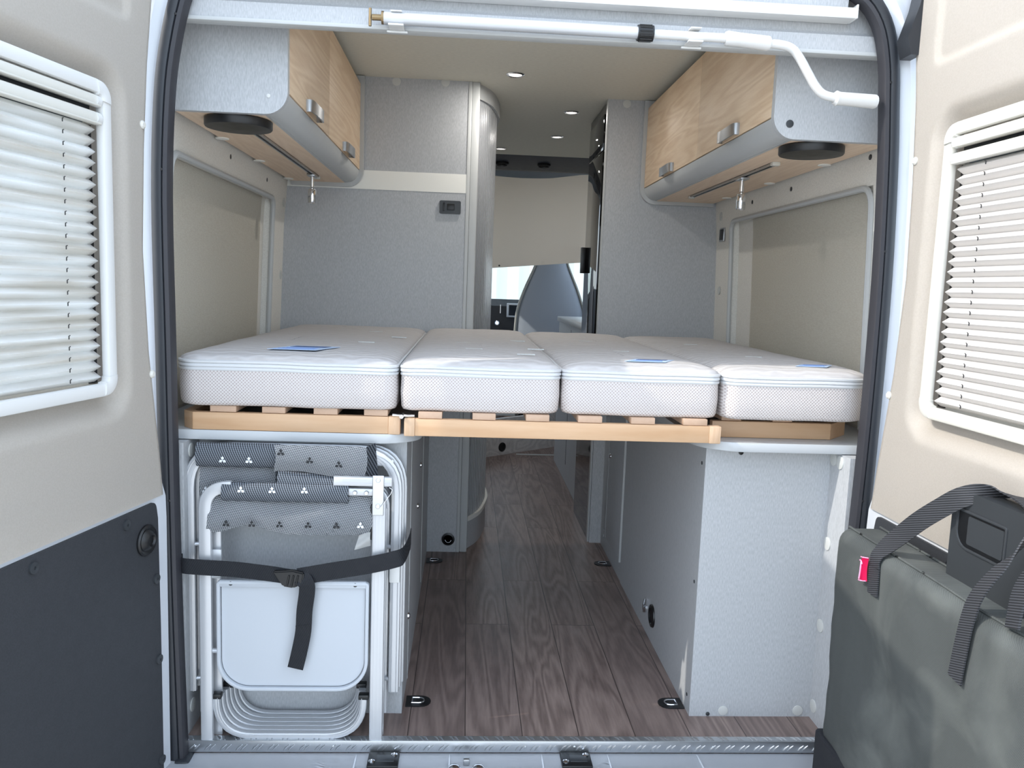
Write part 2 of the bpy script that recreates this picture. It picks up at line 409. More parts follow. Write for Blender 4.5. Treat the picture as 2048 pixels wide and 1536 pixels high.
def side_wall(name, s, off, y0r, y1r, ycream):
    """van side lining: upper bulged part with a recessed window panel"""
    def xw(z):
        pts = [(.70, .905), (.92, .895), (1.3, .882), (1.46, .868), (1.70, .845), (1.86, .80)]
        for (a, x0), (b, x1) in zip(pts, pts[1:]):
            if z <= b: return x0+(x1-x0)*max(0, (z-a)/(b-a))
        return .80
    bm = bm_()
    Z0, Z1, Y0, Y1 = .70, 1.86, -.02, 3.05
    ys = sorted(set([Y0+(Y1-Y0)*i/40 for i in range(41)]+[y0r-.004, y0r+.004, y1r-.004, y1r+.004]))
    zs = sorted(set([Z0+(Z1-Z0)*i/40 for i in range(41)]+[1.366, 1.374]))
    def f(y, z):
        d = max(y0r-y, y-y1r, z-1.37)
        rec = .028 if d < 0 else 0
        return (s*(xw(z)+off+rec), y, z)
    V = [[bm.verts.new(f(y, z)) for z in zs] for y in ys]
    for i in range(len(ys)-1):
        for j in range(len(zs)-1): bm.faces.new((V[i][j], V[i+1][j], V[i+1][j+1], V[i][j+1]))
    # outer body side
    for lo, hi in (((.975, -.02, -.25), (1.0, 3.05, 2.02)),):
        quadbox(bm, (s*lo[0], lo[1], lo[2]), (s*hi[0], hi[1], hi[2]), mi=1)
    w_ = struct(name, bm, ['liner', 'paint'], recalc=False)
    # cream window panel + bead round the recess
    b = bm_()
    def g(u, v):
        y = y0r+.003+(ycream-y0r-.003)*u; z = .74+(1.366-.74)*v
        return (s*(xw(z)+off+.022), y, z)
    grid(b, 10, 10, g); bmesh.ops.solidify(b, geom=b.faces[:], thickness=-.003)
    obj('window_panel', b, 'cream', w_)
    b = bm_()
    P = fillet([(0, y0r, .74), (0, y0r, 1.37), (0, y1r, 1.37), (0, y1r, .74)], .05)
    P2 = []
    for p, q in zip(P, P[1:]):
        for k in range(4): P2.append(p.lerp(q, k/4))
    P2.append(P[-1])
    tube(b, [(s*(xw(p.z)+off-.002), p.y, p.z) for p in P2], .009, 8, up=(1, 0, 0))
    obj('recess_bead', b, 'edge', w_)
    return w_, xw
wl, xw = side_wall('wall_left', -1, -.002, .165, 1.17, 1.10)
wr, _ = side_wall('wall_right', 1, -.018, .235, 1.335, 1.16)
def cap(parent, c, axis, r=.0165, h=.003, mat='cap', name='cover_cap'):
    return obj(name, disc(bm_(), c, r, h, axis), mat, parent)
for y, z in ((1.33, 1.371), (1.335, 1.098)): cap(wl, (-xw(z)+.002, y, z), 'x')
for y, z in ((.17, 1.434), (.63, 1.43), (1.06, 1.42)):
    obj('screw_hole', disc(bm_(), (-xw(z)+.001, y, z), .007, .002, 'x'), 'black2', wl)
for y, z in ((.245, 1.445), (.75, 1.425), (1.1, 1.42)):
    obj('screw_hole', disc(bm_(), (xw(z)-.0185, y, z), .007, -.002, 'x'), 'black2', wr)
for y, z in ((1.47, 1.10), (1.46, 1.40)): cap(wr, (xw(z)-.019, y, z), 'x', h=-.003)
# lower wall boxing at the wheel arches
b = box((.75, .012, 0), (.97, .118, .706)); lo = obj('lower_lining', b, 'panel', wr)
for y, z in ((.091, .257), (.092, .04), (.091, .472), (.095, .687), (.06, .686)):
    obj('cover_cap', disc(bm_(), (.75, y, z), .0165, -.003, 'x'), 'cap', lo)
b = box((-.97, .012, 0), (-.80, .118, .706)); ll = obj('lower_lining', b, 'panel', wl)
for y, z in ((.06, .68), (.05, .06)): obj('cover_cap', disc(bm_(), (-.80, y, z), .0165, .003, 'x'), 'cap', ll)
struct('roof', quadbox(bm_(), (-1.0, -.035, 1.93), (1.0, 3.1, 2.02), .02), 'paint')

# bathroom wall (left, y=1.365) and wardrobe wall (right, y=1.53)
b = box((-.93, 1.365, .0), (-.173, 1.39, 1.855)); wb = struct('wall_bathroom', b, 'panel')
obj('white_band', box((-.90, 1.3635, 1.437), (-.176, 1.366, 1.508)), 'stripe', wb)
obj('corner_post', quadbox(quadbox(bm_(), (-.186, 1.362, 0), (-.172, 1.40, 1.855), .002), (-.172, 1.364, 0), (-.142, 1.405, 1.855), .004), 'edge', wb)
for x, z in ((-.46, 1.841), (-.275, 1.847)): cap(wb, (x, 1.365, z), 'y', .016, -.003)
b = bm_(); prism(b, rrect(-.286, -.204, 1.356, 1.406, .006), 'y', 1.365, 1.357); lk = obj('slide_lock', b, 'black2', wb)
obj('latch_knob', quadbox(quadbox(bm_(), (-.272, 1.352, 1.366), (-.266, 1.357, 1.398), .001), (-.257, 1.353, 1.370), (-.228, 1.357, 1.394), .002), 'black', lk)
b = bm_(); lathe(b, [(.020, -.004), (.026, -.010), (.019, -.012), (.017, -.004)], (-.218, 1.365, .056), 'y')
v = obj('air_vent', b, 'black', wb)
b = bm_(); tube(b, [(-.218+.012*math.cos(a*.2), 1.352, .056+.012*math.sin(a*.2)) for a in range(16, 32)], .0022, 6); obj('vent_blade', b, 'chrome', v)
b = box((.38, 1.53, 0), (.93, 1.555, 1.855)); ww = struct('wall_wardrobe', b, 'panel')
cap(ww, (.457, 1.53, 1.839), 'y', .016, -.003)
obj('edge_strip', box((.379, 1.528, 0), (.383, 1.557, 1.855)), 'edge', ww)

# ------------------------------------------------------------------ shower with tambour door
t = thing('shower_cubicle', 'tall curved shower cubicle with grey ribbed sliding door', 'shower', (-.2, 1.7, 0))
def curve_wall(b, ctl, z0, z1, th, rib=0, n=10):
    P = smooth_path([(x, y, 0) for x, y in ctl], n); A = []
    for i, p in enumerate(P):
        tt = (P[min(i+1, len(P)-1)]-P[max(i-1, 0)]).normalized(); nn = Vector((tt.y, -tt.x, 0)); A.append((p, nn))
    F = []
    if rib:
        for i in range(len(A)-1):
            p, nn = A[i]; q, n2 = A[i+1]
            F += [p, p.lerp(q, .30), p.lerp(q, .34)+nn*rib, p.lerp(q, .96)+nn*rib]
    else: F = [p for p, _ in A]
    G = [p-nn*th for p, nn in A]
    def col(P3): return [(b.verts.new((p.x, p.y, z0)), b.verts.new((p.x, p.y, z1))) for p in P3]
    f, g = col(F), col(G)
    for c in (f, g):
        for u, v in zip(c, c[1:]): b.faces.new((u[0], v[0], v[1], u[1]))
    for k in (0, 1): b.faces.new([u[k] for u in f]+[v[k] for v in g[::-1]])
    for u, v in ((f[0], g[0]), (f[-1], g[-1])): b.faces.new((u[0], u[1], v[1], v[0]))
RIM = [(-.142, 1.402), (-.120, 1.44), (-.085, 1.53), (-.056, 1.70), (-.052, 1.82), (-.066, 1.97), (-.12, 2.11)]
INS = [(x-.022, y) for x, y in RIM]
b = bm_(); curve_wall(b, INS, .12, 1.80, .012, .011, 5); obj('tambour_door', b, 'tambour', t, sharp=20)
b = bm_(); curve_wall(b, RIM, 1.80, 1.855, .04); curve_wall(b, [(x-.012, y) for x, y in RIM], 1.785, 1.802, .03); obj('top_rail', b, 'profile', t)
b = bm_(); curve_wall(b, RIM, .118, .135, .04); obj('bottom_rim', b, 'stripe', t)
b = bm_(); curve_wall(b, [(x-.008, y) for x, y in RIM], 0, .118, .03); obj('plinth', b, 'panel_dark', t)
obj('rear_panel', quadbox(bm_(), (-.9, 2.12, 0), (-.155, 2.15, 1.85)), 'panel_dark', t)

# ------------------------------------------------------------------ overhead cabinets
def overhead(s, xf, xb, y0, y1, split, label, hy):
    """s=+1 doors face +x (left cabinet)"""
    t = thing('overhead_cabinet', label, 'cabinet', ((xf+xb)/2, (y0+y1)/2, 1.455))
    zb, zt, r = 1.455, 1.822, .048
    def X(a): return xf-s*a      # a = distance behind the door face
    # end panel with rounded lower corner
    def outline(grow):
        o = [(xb, zt+.03), (xb, zb-grow)]
        o += [(X(-grow+r+grow)+s*(r+grow)*math.sin(math.radians(k*11.25)), zb+r-(r+grow)*math.cos(math.radians(k*11.25))) for k in range(9)]
        o += [(X(-grow), zt+.03)]
        return o
    b = bm_(); prism(b, outline(.003), 'y', y0-.018, y0); obj('end_panel', b, 'panel', t)
    b = bm_(); prism(b, outline(.014), 'y', y1-.018, y1-.002); obj('far_panel', b, 'profile', t)
    obj('bottom_panel', quadbox(bm_(), (xb, y0, zb), (X(r+.008), y1-.018, zb+.015)), 'oak_under', t)
    o = [(X(r), zb+.0005)]+[(X(r)+s*(r-.002)*math.sin(math.radians(k*11.25)), zb+r-(r-.002)*math.cos(math.radians(k*11.25))) for k in range(9)]
    o += [(X(.016), zb+r-.004), (X(.016), zb+.02), (X(r+.01), zb+.014), (X(r+.01), zb+.0005)]
    b = bm_(); prism(b, o, 'y', y0, y1-.018); obj('curved_profile', b, 'profile', t)
    obj('top_filler', quadbox(bm_(), (X(.03), y0, zt-.02), (X(.05), y1-.018, 1.853)), 'panel_dark', t)
    obj('inner_back', quadbox(bm_(), (X(.018), y0, zb+r+.0), (X(.022), y1-.018, zt-.02)), 'dash', t)
    for (a, c, h) in ((y0+.001, split-.001, hy[0]), (split+.001, y1-.02, hy[1])):
        d = obj('door', quadbox(bm_(), (X(0), a, zb+r+.003), (X(.016), c, zt), .0015), 'oak', t)
        hb = bm_(); L = .14
        P = [(xf-s*.0, h-L/2, 1.522), (xf+s*.014, h-L/2+.004, 1.522), (xf+s*.024, h-L/4, 1.516), (xf+s*.028, h, 1.513), (xf+s*.024, h+L/4, 1.516), (xf+s*.014, h+L/2-.004, 1.522), (xf-s*.0, h+L/2, 1.522)]
        ribbon(hb, smooth_path(P, 4), (0, 0, 1), .030, .004); obj('handle', hb, 'brushed', d)
    return t
oL = overhead(1, -.592, -.85, .12, 1.363, .672, 'overhead cabinet on the left above the bed with two light oak doors', (.399, .995))
oR = overhead(-1, .541, .835, .12, 1.528, .757, 'overhead cabinet on the right above the bed with two light oak doors', (.426, 1.111))
obj('screw_cap', disc(bm_(), (-.632, .102, 1.492), .0045, -.002, 'y'), 'white', oL)
obj('screw_cap', disc(bm_(), (.577, .102, 1.487), .009, -.002, 'y'), 'black2', oR)
for y in (.47, .86, 1.28): obj('cover_cap', disc(bm_(), (-.845, y, 1.455), .018, -.003, 'z'), 'stripe', oL)
for y in (.45, .86, 1.3): obj('cover_cap', disc(bm_(), (.822, y, 1.455), .018, -.003, 'z'), 'stripe', oR)
# speakers below them
def speaker(cx, cy, label):
    b = bm_(); lathe(b, [(.073, 0), (.078, -.003), (.078, -.018), (.076, -.021), (.0, -.025)], (cx, cy, 1.4549), 'z', 40)
    t = tag(obj('round_speaker', b, 'black'), label, 'speaker', 'round speakers under the overhead cabinets'); return t
speaker(-.725, .198, 'flat round black speaker under the left overhead cabinet')
speaker(.673, .195, 'flat round black speaker under the right overhead cabinet')
def reading(x, y0, y1, yl, label):
    t = thing('reading_light', label, 'lamp', (x, yl, 1.37), group='spotlights on rails')
    b = quadbox(bm_(), (x-.009, y0, 1.448), (x-.004, y1, 1.455)); quadbox(b, (x+.004, y0, 1.448), (x+.009, y1, 1.455)); quadbox(b, (x-.009, y0, 1.4535), (x+.009, y1, 1.455))
    rl = obj('rail', b, 'brushed', t)
    obj('rail_slot', quadbox(bm_(), (x-.004, y0+.01, 1.4515), (x+.004, y1-.01, 1.4535)), 'black', rl)
    obj('end_stop', quadbox(quadbox(bm_(), (x-.011, y0-.012, 1.445), (x+.011, y0+.006, 1.4549), .001), (x-.011, y1-.006, 1.445), (x+.011, y1+.012, 1.4549), .001), 'ivory', rl)
    obj('slider', quadbox(bm_(), (x-.014, yl-.028, 1.440), (x+.014, yl+.028, 1.4475), .002), 'brushed', t)
    b = bm_(); lathe(b, [(.006, 1.441), (.006, 1.405), (.0035, 1.402), (.0035, 1.397)], (x, yl, 0)); obj('stem', b, 'chrome', t)
    b = bm_(); lathe(b, [(.0135, 1.397), (.0145, 1.394), (.0145, 1.354), (.0125, 1.350), (.011, 1.353)], (x, yl, 0)); obj('lamp_head', b, 'chrome', t)
reading(-.722, .33, 1.18, 1.09, 'chrome spotlight hanging from the rail under the left overhead cabinet')
reading(.680, .45, 1.285, .715, 'chrome spotlight hanging from the rail under the right overhead cabinet')
# ceiling lights
def clight(x, y, label):
    t = thing('ceiling_light', label, 'lamp', (x, y, 1.855), group='recessed ceiling lights')
    b = bm_(); lathe(b, [(.034, -.0002), (.034, -.003), (.029, -.006), (.025, -.004), (.025, -.0005)], (0, 0, 0), 'z', 32); obj('ring', b, 'chrome', t, True)
    b = bm_(); lathe(b, [(.0245, -.001), (.022, -.0045), (.0, -.005)], (0, 0, 0), 'z', 24); obj('lens', b, 'lens', t, True)
    return t
l0 = clight(-.017, 1.224, 'recessed round ceiling light nearest to the bed opening')
for x, y, lb in ((.264, 1.80, 'recessed round ceiling light next to the top of the black fridge'), (.265, 2.378, 'recessed round ceiling light over the corridor, second from the cab on the right'), (-.005, 2.80, 'recessed round ceiling light beside the cab end of the ceiling, farthest back')):
    c = copy_tree(l0); c.location = (x, y, 1.855); c['label'] = lb

for i_, (x, y) in enumerate(((-.017, 1.224), (.264, 1.80), (.265, 2.378), (-.005, 2.80))):  # weak lamps added at the ceiling fixtures to fill the interior
    L = bpy.data.lights.new('ceiling_fill_lamp', 'AREA'); L.shape = 'DISK'; L.size = .04; L.energy = (2.1, 1.0, .6, .6)[i_]; L.color = (1., .96, .91)
    lo_ = bpy.data.objects.new('ceiling_fill_lamp', L); COL.objects.link(lo_); lo_.location = (x, y, 1.847)
k = N('lens_added_glow'); k.b.inputs['Base Color'].default_value = lin((235, 232, 225)); k.b.inputs['Emission Color'].default_value = (1, .95, .88, 1); k.b.inputs['Emission Strength'].default_value = .8  # glow added to the lenses to go with the fill lamps
M['lens'] = k.m
for o in COL.objects:
    if o.type == 'MESH' and o.name.split('.')[0] == 'lens': o.data.materials[0] = k.m

# ------------------------------------------------------------------ rear frame, seal, beam
INNER = [(-.790, -.03), (-.798, .30), (-.802, .585), (-.805, .92), (-.808, 1.24), (-.800, 1.445), (-.785, 1.56), (-.760, 1.66), (-.725, 1.72), (-.66, 1.752), (-.3, 1.757), (.3, 1.757), (.575, 1.750),
         (.655, 1.725), (.700, 1.675), (.722, 1.60), (.732, 1.50), (.742, 1.36), (.751, 1.127), (.753, .853), (.750, .617), (.742, .3), (.732, -.03)]
def offs(P, d):
    o = []
    for i, p in enumerate(P):
        a = Vector(P[max(i-1, 0)]); c = Vector(P[min(i+1, len(P)-1)]); t = (c-a).normalized(); n = Vector((-t.y, t.x))
        o.append((p[0]+n.x*d, p[1]+n.y*d))
    return o
IN = [(p.x, p.y) for p in smooth_path([(x, z, 0) for x, z in INNER], 4)]
def sweep(b, P, prof, mi=0):
    rings = []
    for q in prof: pass
    offc = {}
    for n_, y in prof:
        if n_ not in offc: offc[n_] = offs(P, n_)
    for i in range(len(P)): rings.append([b.verts.new((offc[n_][i][0], y, offc[n_][i][1])) for n_, y in prof])
    m = len(prof)
    for A, B in zip(rings, rings[1:]):
        for j in range(m):
            f = b.faces.new((A[j], A[(j+1) % m], B[(j+1) % m], B[j])); f.smooth = True; f.material_index = mi
    b.faces.new(rings[0]).material_index = mi; b.faces.new(rings[-1][::-1]).material_index = mi
b = bm_()
sweep(b, IN, [(.036, -.022), (.036, -.034), (.031, -.037), (.022, -.039), (.015, -.037), (.0135, -.034), (.0135, -.022)])
sweep(b, IN, [(.0135, -.026), (.0135, -.034), (.011, -.037), (.003, -.036), (.0, -.031), (-.001, -.010), (.004, -.010), (.006, -.030)], 1)
seal = struct('trim_1', b, ['rubber', 'rubber2'])
b = bm_()
for i in range(8, len(IN), 9):
    x, z = offs(IN, .0135)[i]; disc(b, (x, -.0365, z), .0028, -.001, 'y', seg=10)
obj('drain_hole', b, 'dash', seal)
obj('seal_foot', quadbox(quadbox(bm_(), (-.812, -.05, -.075), (-.776, .004, -.026), .008), (.716, -.05, -.075), (.752, .004, -.026), .008), 'rubber', seal)
# painted body round the opening
b = bm_()
OUT = offs(IN, .034)
prof_out = []
for (x, z) in OUT:
    k = max(abs(x)/.97, 1e-3)
    prof_out.append((x, z))
def ring(b, P, Q, y0, y1):
    A = [b.verts.new((x, y0, z)) for x, z in P]; B = [b.verts.new((x, y1, z)) for x, z in Q]
    for i in range(len(P)-1): b.faces.new((A[i], A[i+1], B[i+1], B[i]))
O1 = offs(IN, .045); O2 = offs(IN, .062); O3 = offs(IN, .075)
def outer_pt(x, z):
    if z > 1.70: return (max(-.985, min(.985, x*1.25)), 1.98)
    return (math.copysign(.985, x), z)
O4 = [outer_pt(x, z) for x, z in O3]
ring(b, OUT, O1, -.020, -.022); ring(b, O1, O2, -.022, -.030); ring(b, O2, O3, -.030, -.028); ring(b, O3, O4, -.028, -.020)
ring(b, O4, [(x*1.012, z*1.004) for x, z in O4], -.020, .02)
ring(b, offs(IN, .012), OUT, -.016, -.022)
struct('wall_rear', b, 'paint', recalc=False)
# rear sill: tread plate, painted cross member, bumper step
b = quadbox(bm_(), (-.80, -.006, .0005), (.76, .012, .003)); quadbox(b, (-.80, -.010, -.026), (.76, -.006, .003), .001)
x = -.79
while x < .75:
    for dx in (0, .011):
        tube(b, [(x+dx, -.0105, -.021), (x+dx+.006, -.0105, -.014), (x+dx+.014, -.0105, -.007)], .0016, 6, radii=[.001, .0030, .001])
        tube(b, [(x+dx-.012, .010, .0032), (x+dx-.005, .003, .0035), (x+dx-.001, -.006, .0032)], .0014, 6, radii=[.001, .0026, .001])
    x += .0365
for x in (-.775, -.455, -.23, .0, .12, .46): disc(b, (x, -.010, -.012), .0035, -.0015, 'y', seg=10)
sp = struct('trim_2', b, 'sill')
b = bm_(); grid(b, 60, 12, lambda u, v: (-.86+1.68*u, -.006-.15*v, -.030-.004*v-.05*max(0, v-.8)**2*12+.004*math.exp(-((u-.42)/.05)**2)*(-1 if v > .2 else 0)))
bmesh.ops.solidify(b, geom=b.faces[:], thickness=.02)
for x in (-.40, -.18, .04, .20, .42): quadbox(b, (x-.002, -.12, -.034), (x+.002, -.012, -.029), .0008)
struct('trim_3', b, 'paint')
struct('trim_4', quadbox(bm_(), (-.93, -.30, -.30), (.93, -.02, -.085), .03, 4), 'black2')
def striker(x, label):
    t = thing('striker_plate', label, 'bracket', (x, -.04, -.029), group='black door striker plates on the sill')
    obj('plate', quadbox(bm_(), (-.036, -.030, -.003), (.036, .028, .007), .003), 'black', t, True)
    obj('recess_block', quadbox(bm_(), (-.016, -.014, .004), (.026, .014, .0085), .002), 'black2', t, True)
    for a, c in ((-.026, -.013), (.024, .014)):
        b = bm_(); lathe(b, [(.0075, .004), (.0075, .009), (.004, .0105), (.003, .009)], (a, c, 0), 'z', 16); obj('bolt', b, 'chrome', t, True)
    return t
s0 = striker(-.334, 'black striker plate on the white sill on the left')
s1 = copy_tree(s0); s1.location = (.120, -.04, -.029); s1['label'] = 'black striker plate on the white sill on the right'
t = thing('door_latch_catch', 'metal latch catch in the middle of the white rear sill', 'latch', (-.14, -.06, -.034))
obj('post', quadbox(bm_(), (-.147, -.052, -.034), (-.133, -.038, -.018), .002), 'brushed', t)
for x in (-.168, -.112):
    b = bm_(); lathe(b, [(.014, -.033), (.014, -.028), (.009, -.024), (.003, -.023)], (x, -.066, 0), 'z', 20); obj('bolt', b, 'chrome', t)
# head beam above the bed
b = bm_(); prism(b, [(.0, 1.622), (.0, 1.660), (.010, 1.666), (.014, 1.672), (.020, 1.74), (.10, 1.80), (.12, 1.856), (.14, 1.856), (.12, 1.72), (.03, 1.622)], 'x', -.86, .86)
bmo = struct('trim_5', b, 'panel')
b = bm_(); prism(b, rrect(-.003, .030, 1.618, 1.627, .002, 2), 'x', -.86, .84); obj('lower_edging', b, 'edge', bmo)
t = thing('blind_cassette', 'long white fly screen cassette at the very top of the rear opening', 'blind', (-.05, -.02, 1.68))
b = bm_(); prism(b, [(-.026, 1.688), (-.030, 1.698), (-.028, 1.709), (.012, 1.714), (.014, 1.688)], 'x', -.72, .655); obj('lower_rail', b, 'white', t)
b = bm_(); prism(b, [(-.018, 1.712), (-.020, 1.735), (-.012, 1.768), (.016, 1.768), (.016, 1.716)], 'x', -.72, .640); obj('housing', b, 'panel', t)
obj('end_cap', quadbox(bm_(), (.655, -.030, 1.687), (.659, .010, 1.716), .001), 'white', t)

# crank pole
t = thing('awning_crank', 'white awning crank pole clipped across the beam with a bent handle', 'crank', (0, -.03, 1.5))
Y = -.028
b = bm_(); tube(b, [(-.362, Y, 1.6335), (.0, Y, 1.633), (.180, Y, 1.632)], .0128, 14); obj('outer_tube', b, 'alupaint', t)
b = bm_(); tube(b, [(.175, Y, 1.6315), (.38, Y, 1.631)], .0095, 14); obj('inner_tube', b, 'white', t)
b = bm_(); tube(b, [(.178, Y, 1.632), (.212, Y, 1.632)], .0165, 14)
for k in range(12): tube(b, [(.182, Y+.0165*math.cos(k*PI/6), 1.632+.0165*math.sin(k*PI/6)), (.208, Y+.0165*math.cos(k*PI/6), 1.632+.0165*math.sin(k*PI/6))], .0018, 5)
obj('locking_collar', b, 'black', t)
b = bm_(); tube(b, [(-.386, Y, 1.634), (-.360, Y, 1.634)], .0065, 10); tube(b, [(-.390, Y, 1.616), (-.390, Y, 1.652)], .0032, 8); tube(b, [(-.366, Y, 1.634), (-.361, Y, 1.634)], .0135, 12); obj('hook', b, 'brass', t)
b = bm_(); tube(b, smooth_path([(.455, Y, 1.625), (.495, Y, 1.6235), (.520, Y, 1.616), (.538, Y, 1.597), (.562, Y, 1.562), (.578, Y, 1.540), (.598, Y, 1.524), (.635, Y, 1.518)], 5), .0095, 12); obj('bent_arm', b, 'white', t)
b = bm_(); tube(b, [(.370, Y, 1.631), (.374, Y, 1.631), (.40, Y, 1.6295), (.464, Y, 1.625), (.468, Y, 1.625)], .015, 16, radii=[.0135, .0155, .0145, .0155, .014]); obj('grip', b, 'white', t)
b = bm_(); tube(b, [(.620, Y, 1.518), (.625, Y, 1.518), (.632, Y, 1.518), (.712, Y, 1.515), (.716, Y, 1.515)], .0145, 16, radii=[.012, .0162, .014, .0152, .0135]); obj('grip', b, 'white', t)
for x in (-.335, .303):
    b = quadbox(bm_(), (x-.016, Y-.014, 1.6165), (x+.016, .0, 1.6205), .001); quadbox(b, (x-.012, Y-.012, 1.645), (x+.012, .0, 1.6475), .001); quadbox(b, (x-.022, -.006, 1.612), (x+.022, .0, 1.6165), .001)
    quadbox(b, (x-.008, -.004, 1.615), (x+.008, .0, 1.647)); obj('clip', b, 'white', t)

# ------------------------------------------------------------------ lower furniture
def shelf(pts, label):
    b = bm_(); prism(b, pts, 'z', .708, .730); bmesh.ops.bevel(b, geom=[e for e in b.edges if abs(e.verts[0].co.z-e.verts[1].co.z) < 1e-5], offset=.0015, segments=1, affect='EDGES')
    return tag(obj('shelf_board', b, 'worktop'), label, 'shelf', 'boards under the bed frame')
shelf([(-.93, .048), (-.36, .048)]+[(-.36+.09*math.sin(a*PI/16), .138-.09*math.cos(a*PI/16)) for a in range(1, 9)]+[(-.27, .30), (-.29, 1.36), (-.93, 1.36)], 'pale grey shelf board with rounded corner above the folding chairs')
shelf([(.93, .052), (.50, .052)]+[(.50-.10*math.sin(a*PI/16), .152-.10*math.cos(a*PI/16)) for a in range(1, 9)]+[(.40, .30), (.42, 1.52), (.93, 1.52)], 'pale grey shelf board with rounded corner above the right lower cabinet')
# right cabinet
t = thing('lower_cabinet', 'grey lower cabinet under the right half of the bed', 'cabinet', (.6, .8, 0))
fp = obj('front_panel', quadbox(bm_(), (.433, .112, 0), (.752, .128, .707)), 'panel', t)
for x, z, r, m in ((.521, .016, .0125, 'cap'), (.718, .017, .0135, 'cap'), (.481, .007, .005, 'black2'), (.52, .695, .006, 'black')): obj('cover_cap', disc(bm_(), (x, .112, z), r, -.0025, 'y'), m, fp)
sp_ = obj('side_panel', quadbox(bm_(), (.4325, .1125, 0), (.447, 1.05, .707)), 'panel_dark', t)
for y, z in ((.14, .66), (.14, .35), (.14, .045)): obj('screw_cap', disc(bm_(), (.4325, y, z), .0045, -.0015, 'x'), 'black2', sp_)
b = bm_(); lathe(b, [(.036, 0), (.034, -.005), (.026, -.007), (.022, -.002), (.0, -.002)], (.4325, .545, .085), 'x'); obj('air_vent', b, 'black', t)
b = bm_(); lathe(b, [(.016, 0), (.016, -.004), (.009, -.009), (.003, -.009)], (.4325, .635, .075), 'x', 16); tube(b, [(.427, .635, .06), (.422, .625, .09), (.427, .632, .105)], .003, 6); obj('pipe_bracket', b, 'chrome', t)
obj('rear_panel', quadbox(bm_(), (.435, 1.052, 0), (.447, 1.528, .707)), 'panel_dark', t)
d = obj('door', quadbox(bm_(), (.428, 1.075, .075), (.4345, 1.375, .66), .001), 'panel_dark', t)
obj('edge_strip', quadbox(quadbox(bm_(), (.427, 1.070, .07), (.4345, 1.0745, .70)), (.427, 1.370, .07), (.4345, 1.3745, .70)), 'edge', t)
b = bm_(); lathe(b, [(.010, 0), (.009, -.004), (.005, -.008)], (.428, 1.34, .42), 'x', 14); obj('catch', b, 'chrome', d)
obj('corner_strip', quadbox(bm_(), (.386, 1.515, 0), (.436, 1.529, .707)), 'panel', t)
for z in (.06, .082): obj('hinge_screw', disc(bm_(), (.4345, 1.43, z), .007, -.003, 'x'), 'chrome', t)
# left cabinet
t = thing('lower_cabinet', 'grey lower cabinet behind the folding chairs on the left', 'cabinet', (-.55, .75, 0))
obj('front_panel', quadbox(bm_(), (-.80, .120, 0), (-.3055, .136, .707)), 'panel', t)
sd = obj('side_panel', quadbox(bm_(), (-.320, .1195, 0), (-.305, 1.364, .707)), 'panel_dark', t)
obj('edge_strip', quadbox(quadbox(bm_(), (-.3055, .30, 0), (-.3035, .305, .707)), (-.3055, .92, .04), (-.3035, .925, .707)), 'edge', t)
for y, z in ((.75, .50), (.62, .40), (.28, .19)):
    b = bm_(); lathe(b, [(.009, 0), (.008, .004), (.004, .007)], (-.305, y, z), 'x', 14); obj('catch', b, 'chrome', sd)
obj('top_panel', quadbox(bm_(), (-.80, .137, .69), (-.321, 1.36, .7075)), 'panel_dark', t)

# ------------------------------------------------------------------ bed frames, slats
def frame(label, x0, x1, y, zb, zt, slats, joints, sides):
    t = thing('bed_frame', label, 'bed frame', ((x0+x1)/2, .7, zb), group='beech slatted bed frames')
    obj('front_board', quadbox(bm_(), (x0, y, zb), (x1, y+.022, zt), .0015), 'beech', t)
    for a, c in joints: obj('end_joint', quadbox(bm_(), (a, y-.002, zb-.001), (c, y+.024, zt+.0005), .0025), 'joint', t)
    for a, c in slats: obj('slat', quadbox(bm_(), (a, y+.004, zt+.001), (c, 1.34, .7865), .001), 'slat', t)
    for pts in sides:
        b = bm_(); prism(b, pts, 'z', zb, zt-.001); obj('side_rail', b, 'beech', t)
    obj('rear_board', quadbox(bm_(), (x0, 1.31, zb), (x1, 1.332, zt)), 'beech', t)
    return t
frame('light beech slatted frame under the leftmost mattress', -.792, -.345, .052, .7305, .771, [(-.754, -.695), (-.636, -.583), (-.518, -.463), (-.402, -.347)], [(-.345, -.317)],
      [[(-.792, .052), (-.822, .085), (-.822, 1.33), (-.800, 1.33), (-.800, .09), (-.785, .074)]])
frame('wide light beech slatted frame bridging the gap under the two middle mattresses', -.282, .413, .036, .7305, .7705, [(-.275, -.220), (-.149, -.095), (-.024, .031), (.099, .156), (.225, .282), (.350, .408)],
      [(-.307, -.282), (.413, .441)], [])
frame('light beech slatted frame set back under the rightmost mattress', .446, .748, .122, .7305, .771, [(.47, .52), (.60, .65)], [],
      [[(.748, .122), (.822, .20), (.822, 1.33), (.80, 1.33), (.80, .21), (.740, .144)]])
b = bm_(); tube(b, [(-.335, .045, .777), (-.30, .045, .776), (-.285, .05, .776)], .003, 6); tube(b, [(-.313, .03, .776), (-.313, .06, .776)], .005, 8)
tag(obj('frame_hinge', b, 'chrome'), 'small steel connector joining the left and middle bed frames', 'hinge')

